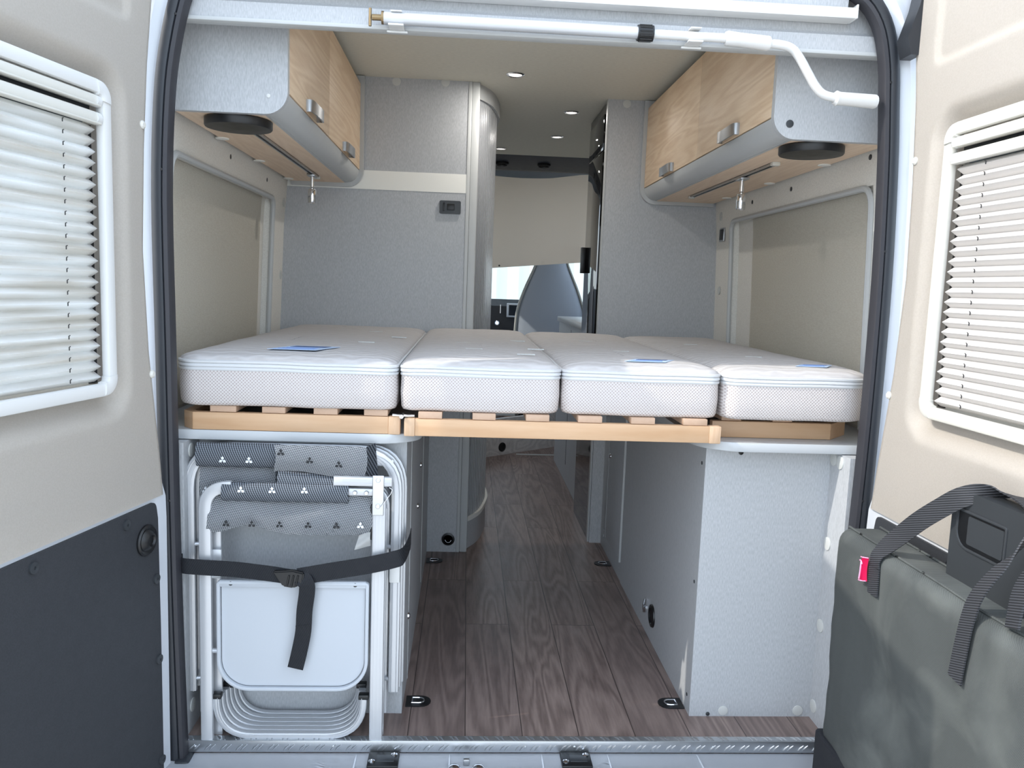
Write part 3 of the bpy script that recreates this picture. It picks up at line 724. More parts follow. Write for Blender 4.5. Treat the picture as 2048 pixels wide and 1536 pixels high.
# ------------------------------------------------------------------ mattresses
def mattress(x0, x1, yf, tilt, label, rr, zoff=0., grp='mattress sections on the bed'):
    y0, y1 = yf, 1.358
    t = thing('mattress', label, 'mattress', ((x0+x1)/2, (y0+y1)/2, .787), group=grp)
    def rings(levels, mi=0, closeb=False, closet=False):
        b = bm_(); R = []
        for z, ins in levels:
            o = rrect(x0+ins, x1-ins, y0+ins, y1-ins, [max(r-ins, .006) for r in rr], 6)
            # subdivide long sides
            P = []
            for i, p in enumerate(o):
                q = o[(i+1) % len(o)]; d = math.hypot(q[0]-p[0], q[1]-p[1]); k = max(1, int(d/.05))
                for j in range(k): P.append((p[0]+(q[0]-p[0])*j/k, p[1]+(q[1]-p[1])*j/k))
            R.append(P)
        n0 = len(R[0])
        vs = []
        for (z, ins), P in zip(levels, R):
            while len(P) > n0: P.pop()
            ring_ = []
            for i, p in enumerate(P):
                u = (p[0]-x0)/(x1-x0); wv = .0025*noise.noise(Vector((p[0]*9, p[1]*9, z*3)))
                bul = .004*math.sin(PI*min(1, max(0, (z-.787)/.1)))
                px = p[0]+(bul if p[0] > (x0+x1)/2 else -bul)*.4
                ring_.append(b.verts.new((px, p[1]+wv, z+wv*(1 if z > .80 else 0)+zoff+tilt*(p[1]-y0))))
            vs.append(ring_)
        for A, B in zip(vs, vs[1:]):
            for i in range(n0): b.faces.new((A[i], A[(i+1) % n0], B[(i+1) % n0], B[i]))
        if closeb: b.faces.new(vs[0][::-1])
        if closet: b.faces.new(vs[-1])
        return b, vs, n0
    # resample every ring from the same outline so that counts agree
    def loft(levels, closeb, closet):
        b = bm_(); base_ = rrect(x0, x1, y0, y1, rr, 6); P = []
        for i, p in enumerate(base_):
            q = base_[(i+1) % len(base_)]; d = math.hypot(q[0]-p[0], q[1]-p[1]); k = max(1, int(d/.04))
            for j in range(k): P.append((p[0]+(q[0]-p[0])*j/k, p[1]+(q[1]-p[1])*j/k))
        cx, cy = (x0+x1)/2, (y0+y1)/2; hx, hy = (x1-x0)/2, (y1-y0)/2; vs = []
        for z, ins in levels:
            L = []
            for p in P:
                fx, fy = (hx-ins)/hx, (hy-ins)/hy
                wv = .0022*noise.noise(Vector((p[0]*8+3, p[1]*8, z*2)))
                q = ((cx+(p[0]-cx)*fx), (cy+(p[1]-cy)*fy))
                L.append(b.verts.new((q[0], q[1]+wv, z+zoff+wv+tilt*(q[1]-y0))))
            vs.append(L)
        n0 = len(P)
        for A, B in zip(vs, vs[1:]):
            for i in range(n0): b.faces.new((A[i], A[(i+1) % n0], B[(i+1) % n0], B[i]))
        if closeb: b.faces.new(vs[0][::-1])
        if closet: b.faces.new(vs[-1])
        return b
    obj('side_cover', loft([(.787, .012), (.790, .004), (.797, .001), (.83, -.001), (.866, .0), (.870, .0)], True, False), 'side_cloth', t, sharp=60)
    obj('zip_band', loft([(.869, .0), (.871, -.002), (.875, -.002), (.8765, .0003), (.8775, .0003), (.879, -.0025), (.884, -.0025), (.886, 0), (.8875, -.003), (.892, -.003), (.894, .002)], False, False), 'band', t, sharp=60)
    tp = obj('top_cover', loft([(.893, .001), (.897, .002), (.902, .010), (.907, .024), (.9105, .05), (.913, .09), (.914, .14), (.9145, .18)], False, True), 'quilt', t, sharp=60)
    return t, tp
m1, c1 = mattress(-.832, -.327, .047, .002, 'leftmost cream mattress section with a blue printed label', [.05, .03, .03, .03])
m2, c2 = mattress(-.318, .055, .043, .004, 'second cream mattress section from the left, without a label', [.03, .03, .03, .03])
m3, c3 = mattress(.061, .438, .046, .002, 'third cream mattress section from the left with a pale blue label near its front right', [.03, .03, .03, .03])
m4, c4 = mattress(.447, .826, .040, .0, 'rightmost cream mattress section against the right wall', [.035, .10, .03, .03])
def mlabel(par, x0, y0, w_, d_, z, cols):
    b = bm_(); sk = .04
    def q(a, c, e, f, mi, dz):
        prism(b, [(x0+a*w_+sk*e, y0+e*d_), (x0+c*w_+sk*e, y0+e*d_), (x0+c*w_+sk*f, y0+f*d_), (x0+a*w_+sk*f, y0+f*d_)], 'z', z+dz-.001, z+dz, mi)
    q(0, 1, 0, 1, 0, 0)
    q(.12, .86, .62, .88, 1, .0006)
    for k in range(4): q(.08+.02*k, .9-.03*k, .08+.12*k, .13+.12*k, 2, .0006)
    obj('printed_label', b, cols, par)
mlabel(c1, -.640, .120, .115, .115, .9165, ['label_pale', 'label_dark', 'label_blue'])
mlabel(c3, .215, .105, .10, .07, .9145, ['label_pale', 'label_dark', 'label_blue'])
mlabel(c4, .64, .11, .08, .06, .9145, ['label_pale', 'label_blue', 'label_blue'])
# little woven marks on the ticking
for par, pts in ((c1, [(-.50, .95), (-.40, .70), (-.47, .45)]), (c2, [(-.22, .9), (-.2, .55), (-.17, .33), (-.03, .7), (-.0, .38), (-.04, .2)]), (c3, [(.2, .8), (.24, .4)]), (c4, [(.55, .8), (.6, .35)])):
    for x, y in pts:
        b = bm_()
        for k in range(5): quadbox(b, (x+k*.009, y, .9135), (x+k*.009+.0095, y+(.008 if k % 2 else .005), .9163))
        obj('woven_mark', b, 'cap', par)

# ------------------------------------------------------------------ floor tie-downs
def tiedown(x, y, s, label, first=None):
    if first: c = copy_tree(first); c.location = (x, y, 0); c.rotation_euler.z = 0 if s > 0 else PI; c['label'] = label; return c
    t = thing('tie_down_ring', label, 'tie-down', (x, y, 0), group='lashing rings in the floor')
    o = [(-.030, -.026), (.008, -.026)]+arc(.008, 0, .026, -90, 90, 8)[1:]+[(-.030, .026)]
    b = bm_(); prism(b, o, 'z', .0003, .0035); obj('cup', b, 'black', t, True)
    b = bm_(); tube(b, [(p[0], p[1], .005) for p in [(-.014, -.013), (.004, -.013)]+arc(.004, 0, .013, -90, 90, 6)[1:-1]+[(.004, .013), (-.014, .013)]], .0022, 6, closed=True, up=(0, 0, 1)); obj('ring', b, 'chrome', t, True)
    return t
td = tiedown(-.268, .176, 1, 'black lashing ring in the floor by the folding chairs')
tiedown(.400, .172, -1, 'black lashing ring in the floor at the front corner of the right lower cabinet', td)
tiedown(-.270, 1.253, 1, 'black lashing ring in the floor by the bathroom wall', td)
tiedown(.400, 1.249, -1, 'black lashing ring in the floor at the far end of the right lower cabinet', td)

# ------------------------------------------------------------------ folding chairs, tray, strap
def frame_tube(b, P, w_=.028, h_=.015): tube(b, P, 0, rect=(w_, h_), up=(0, 1, 0))
def invu(x0, x1, zt, zb, y, r, zb2=None): return fillet([(x0, y, zb), (x0, y, zt), (x1, y, zt), (x1, y, zb if zb2 is None else zb2)], r, 8)
def ubase(t, y, ins, capped, zc=.105):
    x0, x1 = -.729+ins, -.387-ins
    b = bm_(); tube(b, fillet([(x0, y, zc), (x0, y, .0085), (x1, y, .0085), (x1, y, zc)], .088, 9), 0, rect=(.0165, .016), up=(0, 1, 0))
    # lengthwise grooves
    tube(b, fillet([(x0+.004, y-.0082, zc), (x0+.004, y-.0082, .0125), (x1-.004, y-.0082, .0125), (x1-.004, y-.0082, zc)], .084, 9), .0012, 5)
    o = obj('base_frame', b, 'alupaint', t)
    if not capped: return
    bb = quadbox(bm_(), (x0-.013, y-.009, zc-.004), (x0+.012, y+.009, zc+.008), .002); quadbox(bb, (x1-.012, y-.009, zc-.004), (x1+.012, y+.009, zc+.008), .002)
    obj('foot_cap', bb, 'black', o)
def motif(b, x, y, z, s=.006, mi=0):
    for a in (90, 210, 330):
        c, d = math.cos(math.radians(a)), math.sin(math.radians(a))
        v = [b.verts.new((x+s*(k*c-l*d), y, z+s*(k*d+l*c))) for k, l in ((.0, 0), (.55, .42), (1.05, 0), (.55, -.42))]
        b.faces.new(v).material_index = mi
def rollfab(x0, x1, z0, z1, y, dep, slope=0., wob=.002, seed=0., nx=40):
    """cloth wrapped round a tube"""
    b = bm_(); cz, hz = (z0+z1)/2, (z1-z0)/2; S = 16; R = []
    for i in range(nx+1):
        u = i/nx; x = x0+(x1-x0)*u; ring_ = []
        for j in range(S):
            a = 2*PI*j/S
            k = 1+wob*14*noise.noise(Vector((x*14+seed, math.cos(a)*1.2, math.sin(a)*1.2)))
            ring_.append(b.verts.new((x, y-dep*math.cos(a)*k, cz+slope*u+hz*math.sin(a)*k)))
        R.append(ring_)
    for A, B in zip(R, R[1:]):
        for j in range(S): b.faces.new((A[j], A[(j+1) % S], B[(j+1) % S], B[j]))
    b.faces.new(R[0][::-1]); b.faces.new(R[-1]); return b
# front chair
t = thing('folding_chair', 'frontmost folded aluminium camping chair with grey woven fabric folded over its top bar', 'chair', (-.55, .0, 0), group='folded aluminium camping chairs')
b = bm_(); frame_tube(b, fillet([(-.749, .0, .0), (-.749, .0, .610), (-.69, .0, .610)], .055, 8)); obj('back_tube', b, 'alupaint', t)
b = bm_(); frame_tube(b, [(-.357, .0, .0), (-.357, .0, .585)], .031)
for dx in (-.009, 0, .009): quadbox(b, (-.357+dx-.001, -.0085, .0), (-.357+dx+.001, -.0072, .58))
obj('front_post', b, 'alupaint', t)
b = bm_(); frame_tube(b, [(-.72, .004, .604), (-.366, .004, .604)], .018); obj('seat_bar', b, 'alupaint', t)
b = bm_(); frame_tube(b, [(-.46, -.002, .630), (-.329, -.002, .630)], .022, .014)
for dz in (-.005, .0, .005): quadbox(b, (-.44, -.0098, .630+dz-.0009), (-.329, -.0085, .630+dz+.0009))
ar = obj('upper_bar', b, 'alupaint', t)
b = quadbox(bm_(), (-.372, -.013, .553), (-.346, -.0095, .646), .006, 3)
for z in (.636, .575): disc(b, (-.359, -.013, z), .0055, -.0035, 'y', seg=14)
for x in (-.412, -.386): disc(b, (x, -.005, .604), .005, -.006, 'y', seg=14)
obj('joint_bracket', b, 'alu', t)
b = rollfab(-.710, -.427, .577, .621, .0, .014, 0, .006); mi = len(b.verts)
for x, z in ((-.665, .609), (-.596, .609), (-.524, .610)): motif(b, x, -.0168, z-.002, .0088, 1)
obj('rolled_fabric', b, ['seat_dark', 'motif_white'], t)
b = bm_()
def fa(u, v):
    x = -.748+.378*u; low = .502+.012*math.exp(-((u-.18)/.12)**2)*0+.018*math.exp(-((u-.25)/.13)**2)
    top = .600 if .1 < u < .86 else .60-.02*abs(u-.5)
    z = top+(low-top)*v
    return (x+.006*math.sin(v*3)*(u < .1), .012-.018*math.sin(PI*min(1, v*.75))-.004*math.sin(u*9+v*2), z)
grid(b, 48, 14, fa); bmesh.ops.solidify(b, geom=b.faces[:], thickness=.002)
for x in (-.699, -.642, -.580, -.516, -.452): motif(b, x, -.0135, .527-.002*(x+.7), .0088, 1)
motif(b, -.398, -.013, .528, .0088, 2)
obj('hanging_fabric', b, ['seat_light', 'motif_black', 'motif_white'], t)
b = bm_(); grid(b, 4, 8, lambda u, v: (-.402+.026*u-.010*v*(1-u), -.004+.004*math.sin(v*5+u*3), .503-.034*v+.008*u)); bmesh.ops.solidify(b, geom=b.faces[:], thickness=.0005)
obj('care_tag', b, 'white', t)
b = quadbox(bm_(), (-.378, -.002, .49), (-.366, .012, .575), .004); obj('rubber_guard', b, 'black', t)
b = bm_(); tube(b, [(-.352, -.015, .574), (-.330, -.017, .606), (-.327, -.013, .614), (-.334, -.010, .618)], .0009, 5); obj('wire_tie', b, 'chrome', t)
b = quadbox(bm_(), (-.742, .006, .42), (-.716, .014, .46), .002)
for z in (.22, .40): tube(b, [(-.735, .0, z), (-.715, .0, z)], .006, 8)
obj('pivot', b, 'alupaint', t)
ubase(t, .006, 0, True); ubase(t, .024, .004, False)
b = bm_(); frame_tube(b, [(-.733, .026, .0), (-.733, .026, .56)], .024, .010); obj('rear_post', b, 'alupaint', t)
b = bm_(); frame_tube(b, [(-.352, .026, .0), (-.352, .026, .56)], .022, .010); obj('rear_post', b, 'alupaint', t)
# second, larger chair and the two behind it
lab = ['second folded aluminium camping chair from the front with dark fabric rolled round its top bar', 'third folded aluminium camping chair from the front with a pale fabric flap folded down', 'rearmost folded aluminium camping chair against the grey panel']
for i in range(3):
    y = .044+.026*i
    t = thing('folding_chair', lab[i], 'chair', (-.56, y, 0), group='folded aluminium camping chairs')
    b = bm_(); frame_tube(b, invu(-.799+.004*i, -.321+.004*i, .688, .10, y, .095, .10), .025, .012)
    for dx in (-.006, .006): tube(b, invu(-.799+.004*i+dx, -.321+.004*i-dx, .688+abs(dx)*0-dx*0, .10, y-.0068, .095, .10), .0012, 5)
    obj('back_tube', b, 'alupaint', t)
    b = bm_(); frame_tube(b, invu(-.775, -.345, .60, .04, y+.012, .05), .016, .010); obj('inner_tube', b, 'alupaint', t)
    if i == 0:
        b = quadbox(bm_(), (-.335, y-.010, .375), (-.310, y+.008, .418), .003); obj('clamp', b, 'white', t)
        b = rollfab(-.776, -.590, .648, .705, y-.012, .016, 0, .004, 3.)
        for x in (-.714, -.655): motif(b, x, y-.0305, .668, .0088, 1)
        obj('rolled_fabric', b, ['seat_dark', 'motif_white'], t)
        b = bm_(); grid(b, 24, 14, lambda u, v: (-.772+.19*u, y-.004-.006*math.sin(v*3), .655-.10*v-.004*u)); bmesh.ops.solidify(b, geom=b.faces[:], thickness=.002)
        motif(b, -.758, y-.0125, .592, .0088, 1)
        obj('hanging_fabric', b, ['seat_light', 'motif_white'], t)
        b = bm_(); frame_tube(b, [(-.59, y+.001, .664), (-.33, y+.001, .664)], .016, .010); obj('cross_bar', b, 'alupaint', t)
    if i == 1:
        b = bm_()
        def fl(u, v):
            x = -.594+.205*u; z = .709-.062*v-.012*u*v+.004*math.sin(u*6)*v
            return (x+.004*math.sin(v*4), .004-.014*math.sin(PI*min(1, .15+v*.7))+.008*v, z)
        grid(b, 30, 12, fl); bmesh.ops.solidify(b, geom=b.faces[:], thickness=.003)
        for x, z in ((-.577, .694), (-.513, .677), (-.448, .669)): motif(b, x, -.0145, z, .009, 1)
        fo = obj('folded_flap', b, ['seat_light', 'motif_black'], t)
        b = rollfab(-.588, -.430, .600, .648, .014, .016, -.014, .008, 8.); obj('rolled_fabric', b, 'seat_dark', t)
        b = bm_(); grid(b, 12, 10, lambda u, v: (-.394+.022*u+.008*v, .004+.03*u, .706-.085*v+.006*u)); bmesh.ops.solidify(b, geom=b.faces[:], thickness=.002); obj('fabric_edge', b, 'seat_dark', t)
    if i == 2:
        b = bm_(); grid(b, 24, 8, lambda u, v: (-.60+.23*u, .034+.005*math.sin(u*8), .70-.09*v)); bmesh.ops.solidify(b, geom=b.faces[:], thickness=.002); obj('hanging_fabric', b, 'seat_dark', t)
    ubase(t, .042+.018*i, .008+.004*i, i == 1)
    if i == 2: ubase(t, .098, .02, False)
    b = bm_()
    for z in (.13, .46): tube(b, [(-.79, y, z), (-.77, y+.004, z)], .005, 8); tube(b, [(-.345, y+.004, z), (-.325, y, z)], .005, 8)
    obj('pivot', b, 'alupaint', t)
# tray
t = thing('metal_tray', 'pale blue-grey metal panel with rounded lower corners between the chair legs', 'panel', (-.55, -.001, .13))
o = rrect(-.722, -.377, .128, .392, [.072, .072, .004, .004], 10)
b = bm_(); prism(b, rrect(-.713, -.386, .137, .383, [.064, .064, .004, .004], 10), 'y', -.004, -.001); obj('sheet', b, 'tray', t)
b = bm_(); tube(b, [(p[0], -.006, p[1]) for p in rrect(-.7185, -.3805, .1315, .388, [.069, .069, .004, .004], 10)], 0, closed=True, rect=(.008, .015), up=(0, 1, 0)); rim = obj('rim', b, 'tray', t)
b = quadbox(bm_(), (-.716, -.012, .378), (-.383, -.002, .394), .002)
tr_ = obj('top_flange', b, 'tray', t)
b = bm_()
for x in (-.69, -.408): disc(b, (x, -.012, .387), .005, -.001, 'y', seg=12)
obj('slot', b, 'black', tr_)
# luggage strap
t = thing('luggage_strap', 'dark navy webbing strap buckled across the folded chairs with a hanging tail', 'strap', (-.55, -.02, .4))
b = bm_(); ribbon(b, smooth_path([(-.806, .03, .430), (-.800, -.012, .429), (-.76, -.022, .428), (-.68, -.022, .424), (-.60, -.024, .416), (-.555, -.026, .410)], 5), (0, 0, 1), .036, .002); obj('left_band', b, 'web', t)
b = bm_(); ribbon(b, smooth_path([(-.535, -.026, .410), (-.46, -.024, .424), (-.38, -.022, .438), (-.325, -.018, .450), (-.300, -.008, .458), (-.290, .05, .468), (-.290, .10, .47)], 5), (0, 0, 1), .040, .002); obj('right_band', b, 'web', t)
b = bm_(); ribbon(b, smooth_path([(-.530, -.030, .412), (-.515, -.034, .398), (-.514, -.032, .375), (-.520, -.028, .33), (-.523, -.026, .28), (-.532, -.025, .23), (-.541, -.025, .190)], 5), (1, 0, -.15), .036, .002)
ribbon(b, [(-.540, -.0275, .292), (-.506, -.0275, .296)], (0, 0, 1), .003, .002)
obj('tail', b, 'web', t)
b = bm_(); prism(b, [(-.590, .425), (-.545, .428), (-.520, .422), (-.524, .395), (-.545, .386), (-.568, .390)], 'y', -.036, -.022); bmesh.ops.bevel(b, geom=b.edges[:], offset=.003, segments=2, affect='EDGES')
for k in range(3): tube(b, [(-.553+.010*k, -.037, .417), (-.558+.010*k, -.037, .392)], .002, 6)
obj('buckle', b, 'black', t)

# ------------------------------------------------------------------ corridor and cab
t = thing('refrigerator', 'tall black glossy fridge and freezer tower beside the corridor', 'refrigerator', (.6, 1.8, 0))
obj('housing', quadbox(bm_(), (.383, 1.556, .0), (.84, 2.00, 1.85)), 'gloss', t)
d = obj('fridge_door', quadbox(bm_(), (.3785, 1.60, .86), (.3832, 1.985, 1.66), .001), 'gloss', t)
obj('upper_door', quadbox(bm_(), (.3785, 1.60, 1.665), (.3832, 1.985, 1.81), .001), 'gloss', t)
b = quadbox(bm_(), (.358, 1.955, 1.16), (.379, 1.985, 1.28), .002); obj('handle', b, 'black', d)
obj('lower_front', quadbox(bm_(), (.384, 1.557, .0), (.386, 1.998, .78)), 'panel_dark', t)
t = thing('kitchen_unit', 'pale grey kitchen counter beyond the black fridge', 'kitchen', (.66, 2.6, 0))
obj('carcass', quadbox(bm_(), (.412, 2.002, 0), (.86, 3.18, .885)), 'panel_dark', t)
obj('worktop', quadbox(bm_(), (.40, 2.001, .885), (.86, 3.2, .915), .004), 'worktop', t)
obj('door_gap', quadbox(bm_(), (.4105, 2.6, .1), (.413, 2.604, .86)), 'black', t)
b = quadbox(bm_(), (.50, 2.55, .916), (.62, 2.56, .922)); obj('sink_trim', b, 'black', t)
b = bm_(); prism(b, [(-.30, 2.98), (.46, 3.60), (.46, 3.64), (-.30, 3.02)], 'z', 0, .24); prism(b, [(-.60, 2.96), (-.30, 2.98), (-.30, 3.6), (-.60, 3.6)], 'z', 0, .24)
sp2 = tag(obj('seat_plinth', b, 'lightwood'), 'limed wood plinth board with a round black vent across the far corridor floor', 'plinth')
d_ = Vector((.76, .62, 0)).normalized(); n_ = Vector((d_.y, -d_.x, 0)); cc = Vector((.085, 3.294, .052))
b = bm_(); lathe(b, [(.030, 0), (.030, .004), (.022, .005), (.020, .001), (0, .001)], (0, 0, 0), 'x', 24)
b.transform(Matrix.Translation(cc) @ Matrix.Rotation(math.atan2(n_.y, n_.x), 4, 'Z')); obj('air_vent', b, 'black', sp2)
struct('trim_6', quadbox(bm_(), (.18, 3.30, .0005), (.50, 3.33, .003)), 'edge')
# overhead console
t = thing('overhead_console', 'dark slate shelf above the cab with two oval black vents', 'shelf', (.0, 3.3, 1.8))
b = bm_(); prism(b, [(3.0, 1.858), (3.02, 1.850), (3.20, 1.800), (3.24, 1.797), (3.50, 1.90), (3.5, 1.95), (3.0, 1.95)], 'x', -.90, .62); co = obj('console_panel', b, 'slate', t)
for x in (.018, .270):
    b = bm_(); lathe(b, [(.040, 0), (.040, .010), (.034, .014), (.028, .006), (0, .006)], (0, 0, 0), 'z', 28)
    b.transform(Matrix.Translation((x, 3.115, 1.8233)) @ Matrix.Rotation(math.radians(164.5), 4, 'X') @ Matrix.Scale(.6, 4, (0, 1, 0))); obj('oval_vent', b, 'black', co)
# cab shell
struct('wall_cab', quadbox(quadbox(quadbox(quadbox(bm_(), (-1.0, 3.05, -.3), (-.95, 5.6, .95)), (.95, 3.05, -.3), (1.0, 5.6, .95)), (-1., 5.5, -.3), (1., 5.6, .75)), (-1., 3.05, .95), (-.95, 3.5, 1.95)), 'panel_dark')
struct('ceiling_cab', quadbox(bm_(), (-1.0, 3.05, 1.90), (1.0, 4.75, 1.98)), 'dark')
struct('wall_pillar', quadbox(bm_(), (.95, 3.05, .95), (1.0, 3.5, 1.95)), 'panel_dark')
b = bm_(); prism(b, [(4.72, 1.90), (5.45, .90), (5.46, .90), (4.73, 1.90)], 'x', -.92, .92); struct('window_1', b, 'glass')
# divider curtain
b = bm_()
def cu(u, v):
    x = -.60+1.50*u; bot = 1.205+.095*(x+.015); top = 1.815-.022*math.sin(PI*max(0, min(1, (x+.25)/.8)))+.06*max(0, x-.35)
    z = top+(bot-top)*v
    return (x, 3.5+.018*math.sin(x*5+v*2.5)+.012*math.sin(x*11+1)*v+.008*noise.noise(Vector((x*3, v*3, 0))), z)
grid(b, 60, 24, cu); bmesh.ops.solidify(b, geom=b.faces[:], thickness=.002)
cu_ = tag(obj('cab_curtain', b, 'curtain'), 'beige fabric blackout curtain hanging across the cab behind the corridor', 'curtain')
for x, z in ((.035, 1.222), (.322, 1.252)): obj('snap', disc(bm_(), (x, 3.485, z), .006, -.004, 'y', seg=12), 'black', cu_)
# cab seats
def cabseat(cx, label):
    t = thing('captain_chair', label, 'seat', (cx, 4.05, 0), group='front seats in the cab')
    prof = [(.30, .26), (.55, .27), (.75, .265), (.9, .255), (1.0, .228), (1.1, .19), (1.2, .145), (1.28, .115), (1.38, .105), (1.46, .09), (1.49, .05)]
    P = smooth_path([(a, h, 0) for h, a in prof], 3)
    b = bm_(); n = len(P); R = []
    for p in P:
        a, h = p.x, p.y; yy = 4.0+.13*(h-.75)
        R.append([b.verts.new((cx+a*math.cos(k*PI/8)*(1 if abs(math.cos(k*PI/8)) < .99 else 1), yy+.055*math.sin(k*PI/8), h)) for k in range(16)])
    for A, B in zip(R, R[1:]):
        for j in range(16): b.faces.new((A[j], A[(j+1) % 16], B[(j+1) % 16], B[j]))
    b.faces.new(R[0][::-1]); b.faces.new(R[-1]); obj('backrest', b, 'seat', t)
    b = bm_(); tube(b, [(cx-p.x*.97, 4.0+.13*(p.y-.75)-.022, p.y) for p in P]+[(cx+p.x*.97, 4.0+.13*(p.y-.75)-.022, p.y) for p in P[::-1]], .009, 8); obj('piping', b, 'seatpipe', t)
    obj('seat_cushion', quadbox(bm_(), (cx-.25, 4.05, .35), (cx+.25, 4.55, .50), .05, 3), 'seat', t)
    obj('seat_base', quadbox(bm_(), (cx-.2, 4.08, 0), (cx+.2, 4.5, .35)), 'black', t)
cabseat(.440, 'grey fabric passenger seat back below the beige curtain')
cabseat(-.268, 'grey fabric driver seat mostly hidden behind the shower door')
t = thing('dashboard', 'black dashboard with a silver framed screen and ignition ring under the windscreen', 'dashboard', (0, 5.0, .5))
b = bm_(); prism(b, [(4.80, .35), (4.78, .93), (4.86, .985), (5.45, .93), (5.45, .35)], 'x', -.94, .94); dd = obj('dash_body', b, 'dash', t)
obj('screen_frame', quadbox(bm_(), (.158, 4.765, .84), (.30, 4.785, .955), .004), 'alu', t); obj('screen', quadbox(bm_(), (.175, 4.762, .855), (.29, 4.768, .94)), 'screen', t)
b = bm_(); lathe(b, [(.020, 0), (.020, -.008), (.014, -.009), (.014, -.002)], (.082, 4.775, .79), 'y', 24); obj('ignition_ring', b, 'chrome', t)
obj('air_outlet', quadbox(bm_(), (.104, 4.768, .87), (.110, 4.782, .94)), 'white', t)
obj('centre_console', quadbox(bm_(), (-.02, 4.55, .2), (.22, 4.82, .70), .02), 'dash', t)
b = bm_(); quadbox(b, (.13, 4.42, .66), (.19, 4.52, .73), .02, 3); obj('lever', b, 'cap', t)
# things outside in front of the windscreen
b = bm_(); x = -3.5; pts = []
while x < 3.0:
    pts += [(x, 9.0), (x+.12, 9.0), (x+.16, 9.04), (x+.26, 9.04), (x+.30, 9.0)]; x += .30
prism(b, pts+[(3.0, 9.1), (-3.5, 9.1)], 'z', -.55, 2.0); quadbox(b, (-3.5, 8.97, -.58), (3.0, 9.1, -.45)); quadbox(b, (-3.5, 8.97, 1.95), (3.0, 9.1, 2.05))
tag(obj('shipping_container', b, 'container'), 'white corrugated container seen through the windscreen', 'container')

# ------------------------------------------------------------------ small things on the right wall
t = thing('light_switch', 'small dark rocker switch on the right wall beside the wardrobe wall', 'switch', (.855, 1.44, 1.325))
X_ = xw(1.325)-.02
obj('plate', quadbox(bm_(), (X_-.006, 1.41, 1.297), (X_+.001, 1.465, 1.352), .002), 'brushed', t); obj('rocker', quadbox(bm_(), (X_-.009, 1.418, 1.303), (X_-.005, 1.457, 1.346), .002), 'black', t)
b = quadbox(bm_(), (.765, .006, 1.235), (.775, .020, 1.29), .002); quadbox(b, (.758, .010, 1.238), (.766, .016, 1.285), .001)
tag(obj('blind_hook', b, 'white'), 'small white plastic catch beside the rubber seal on the right', 'catch')

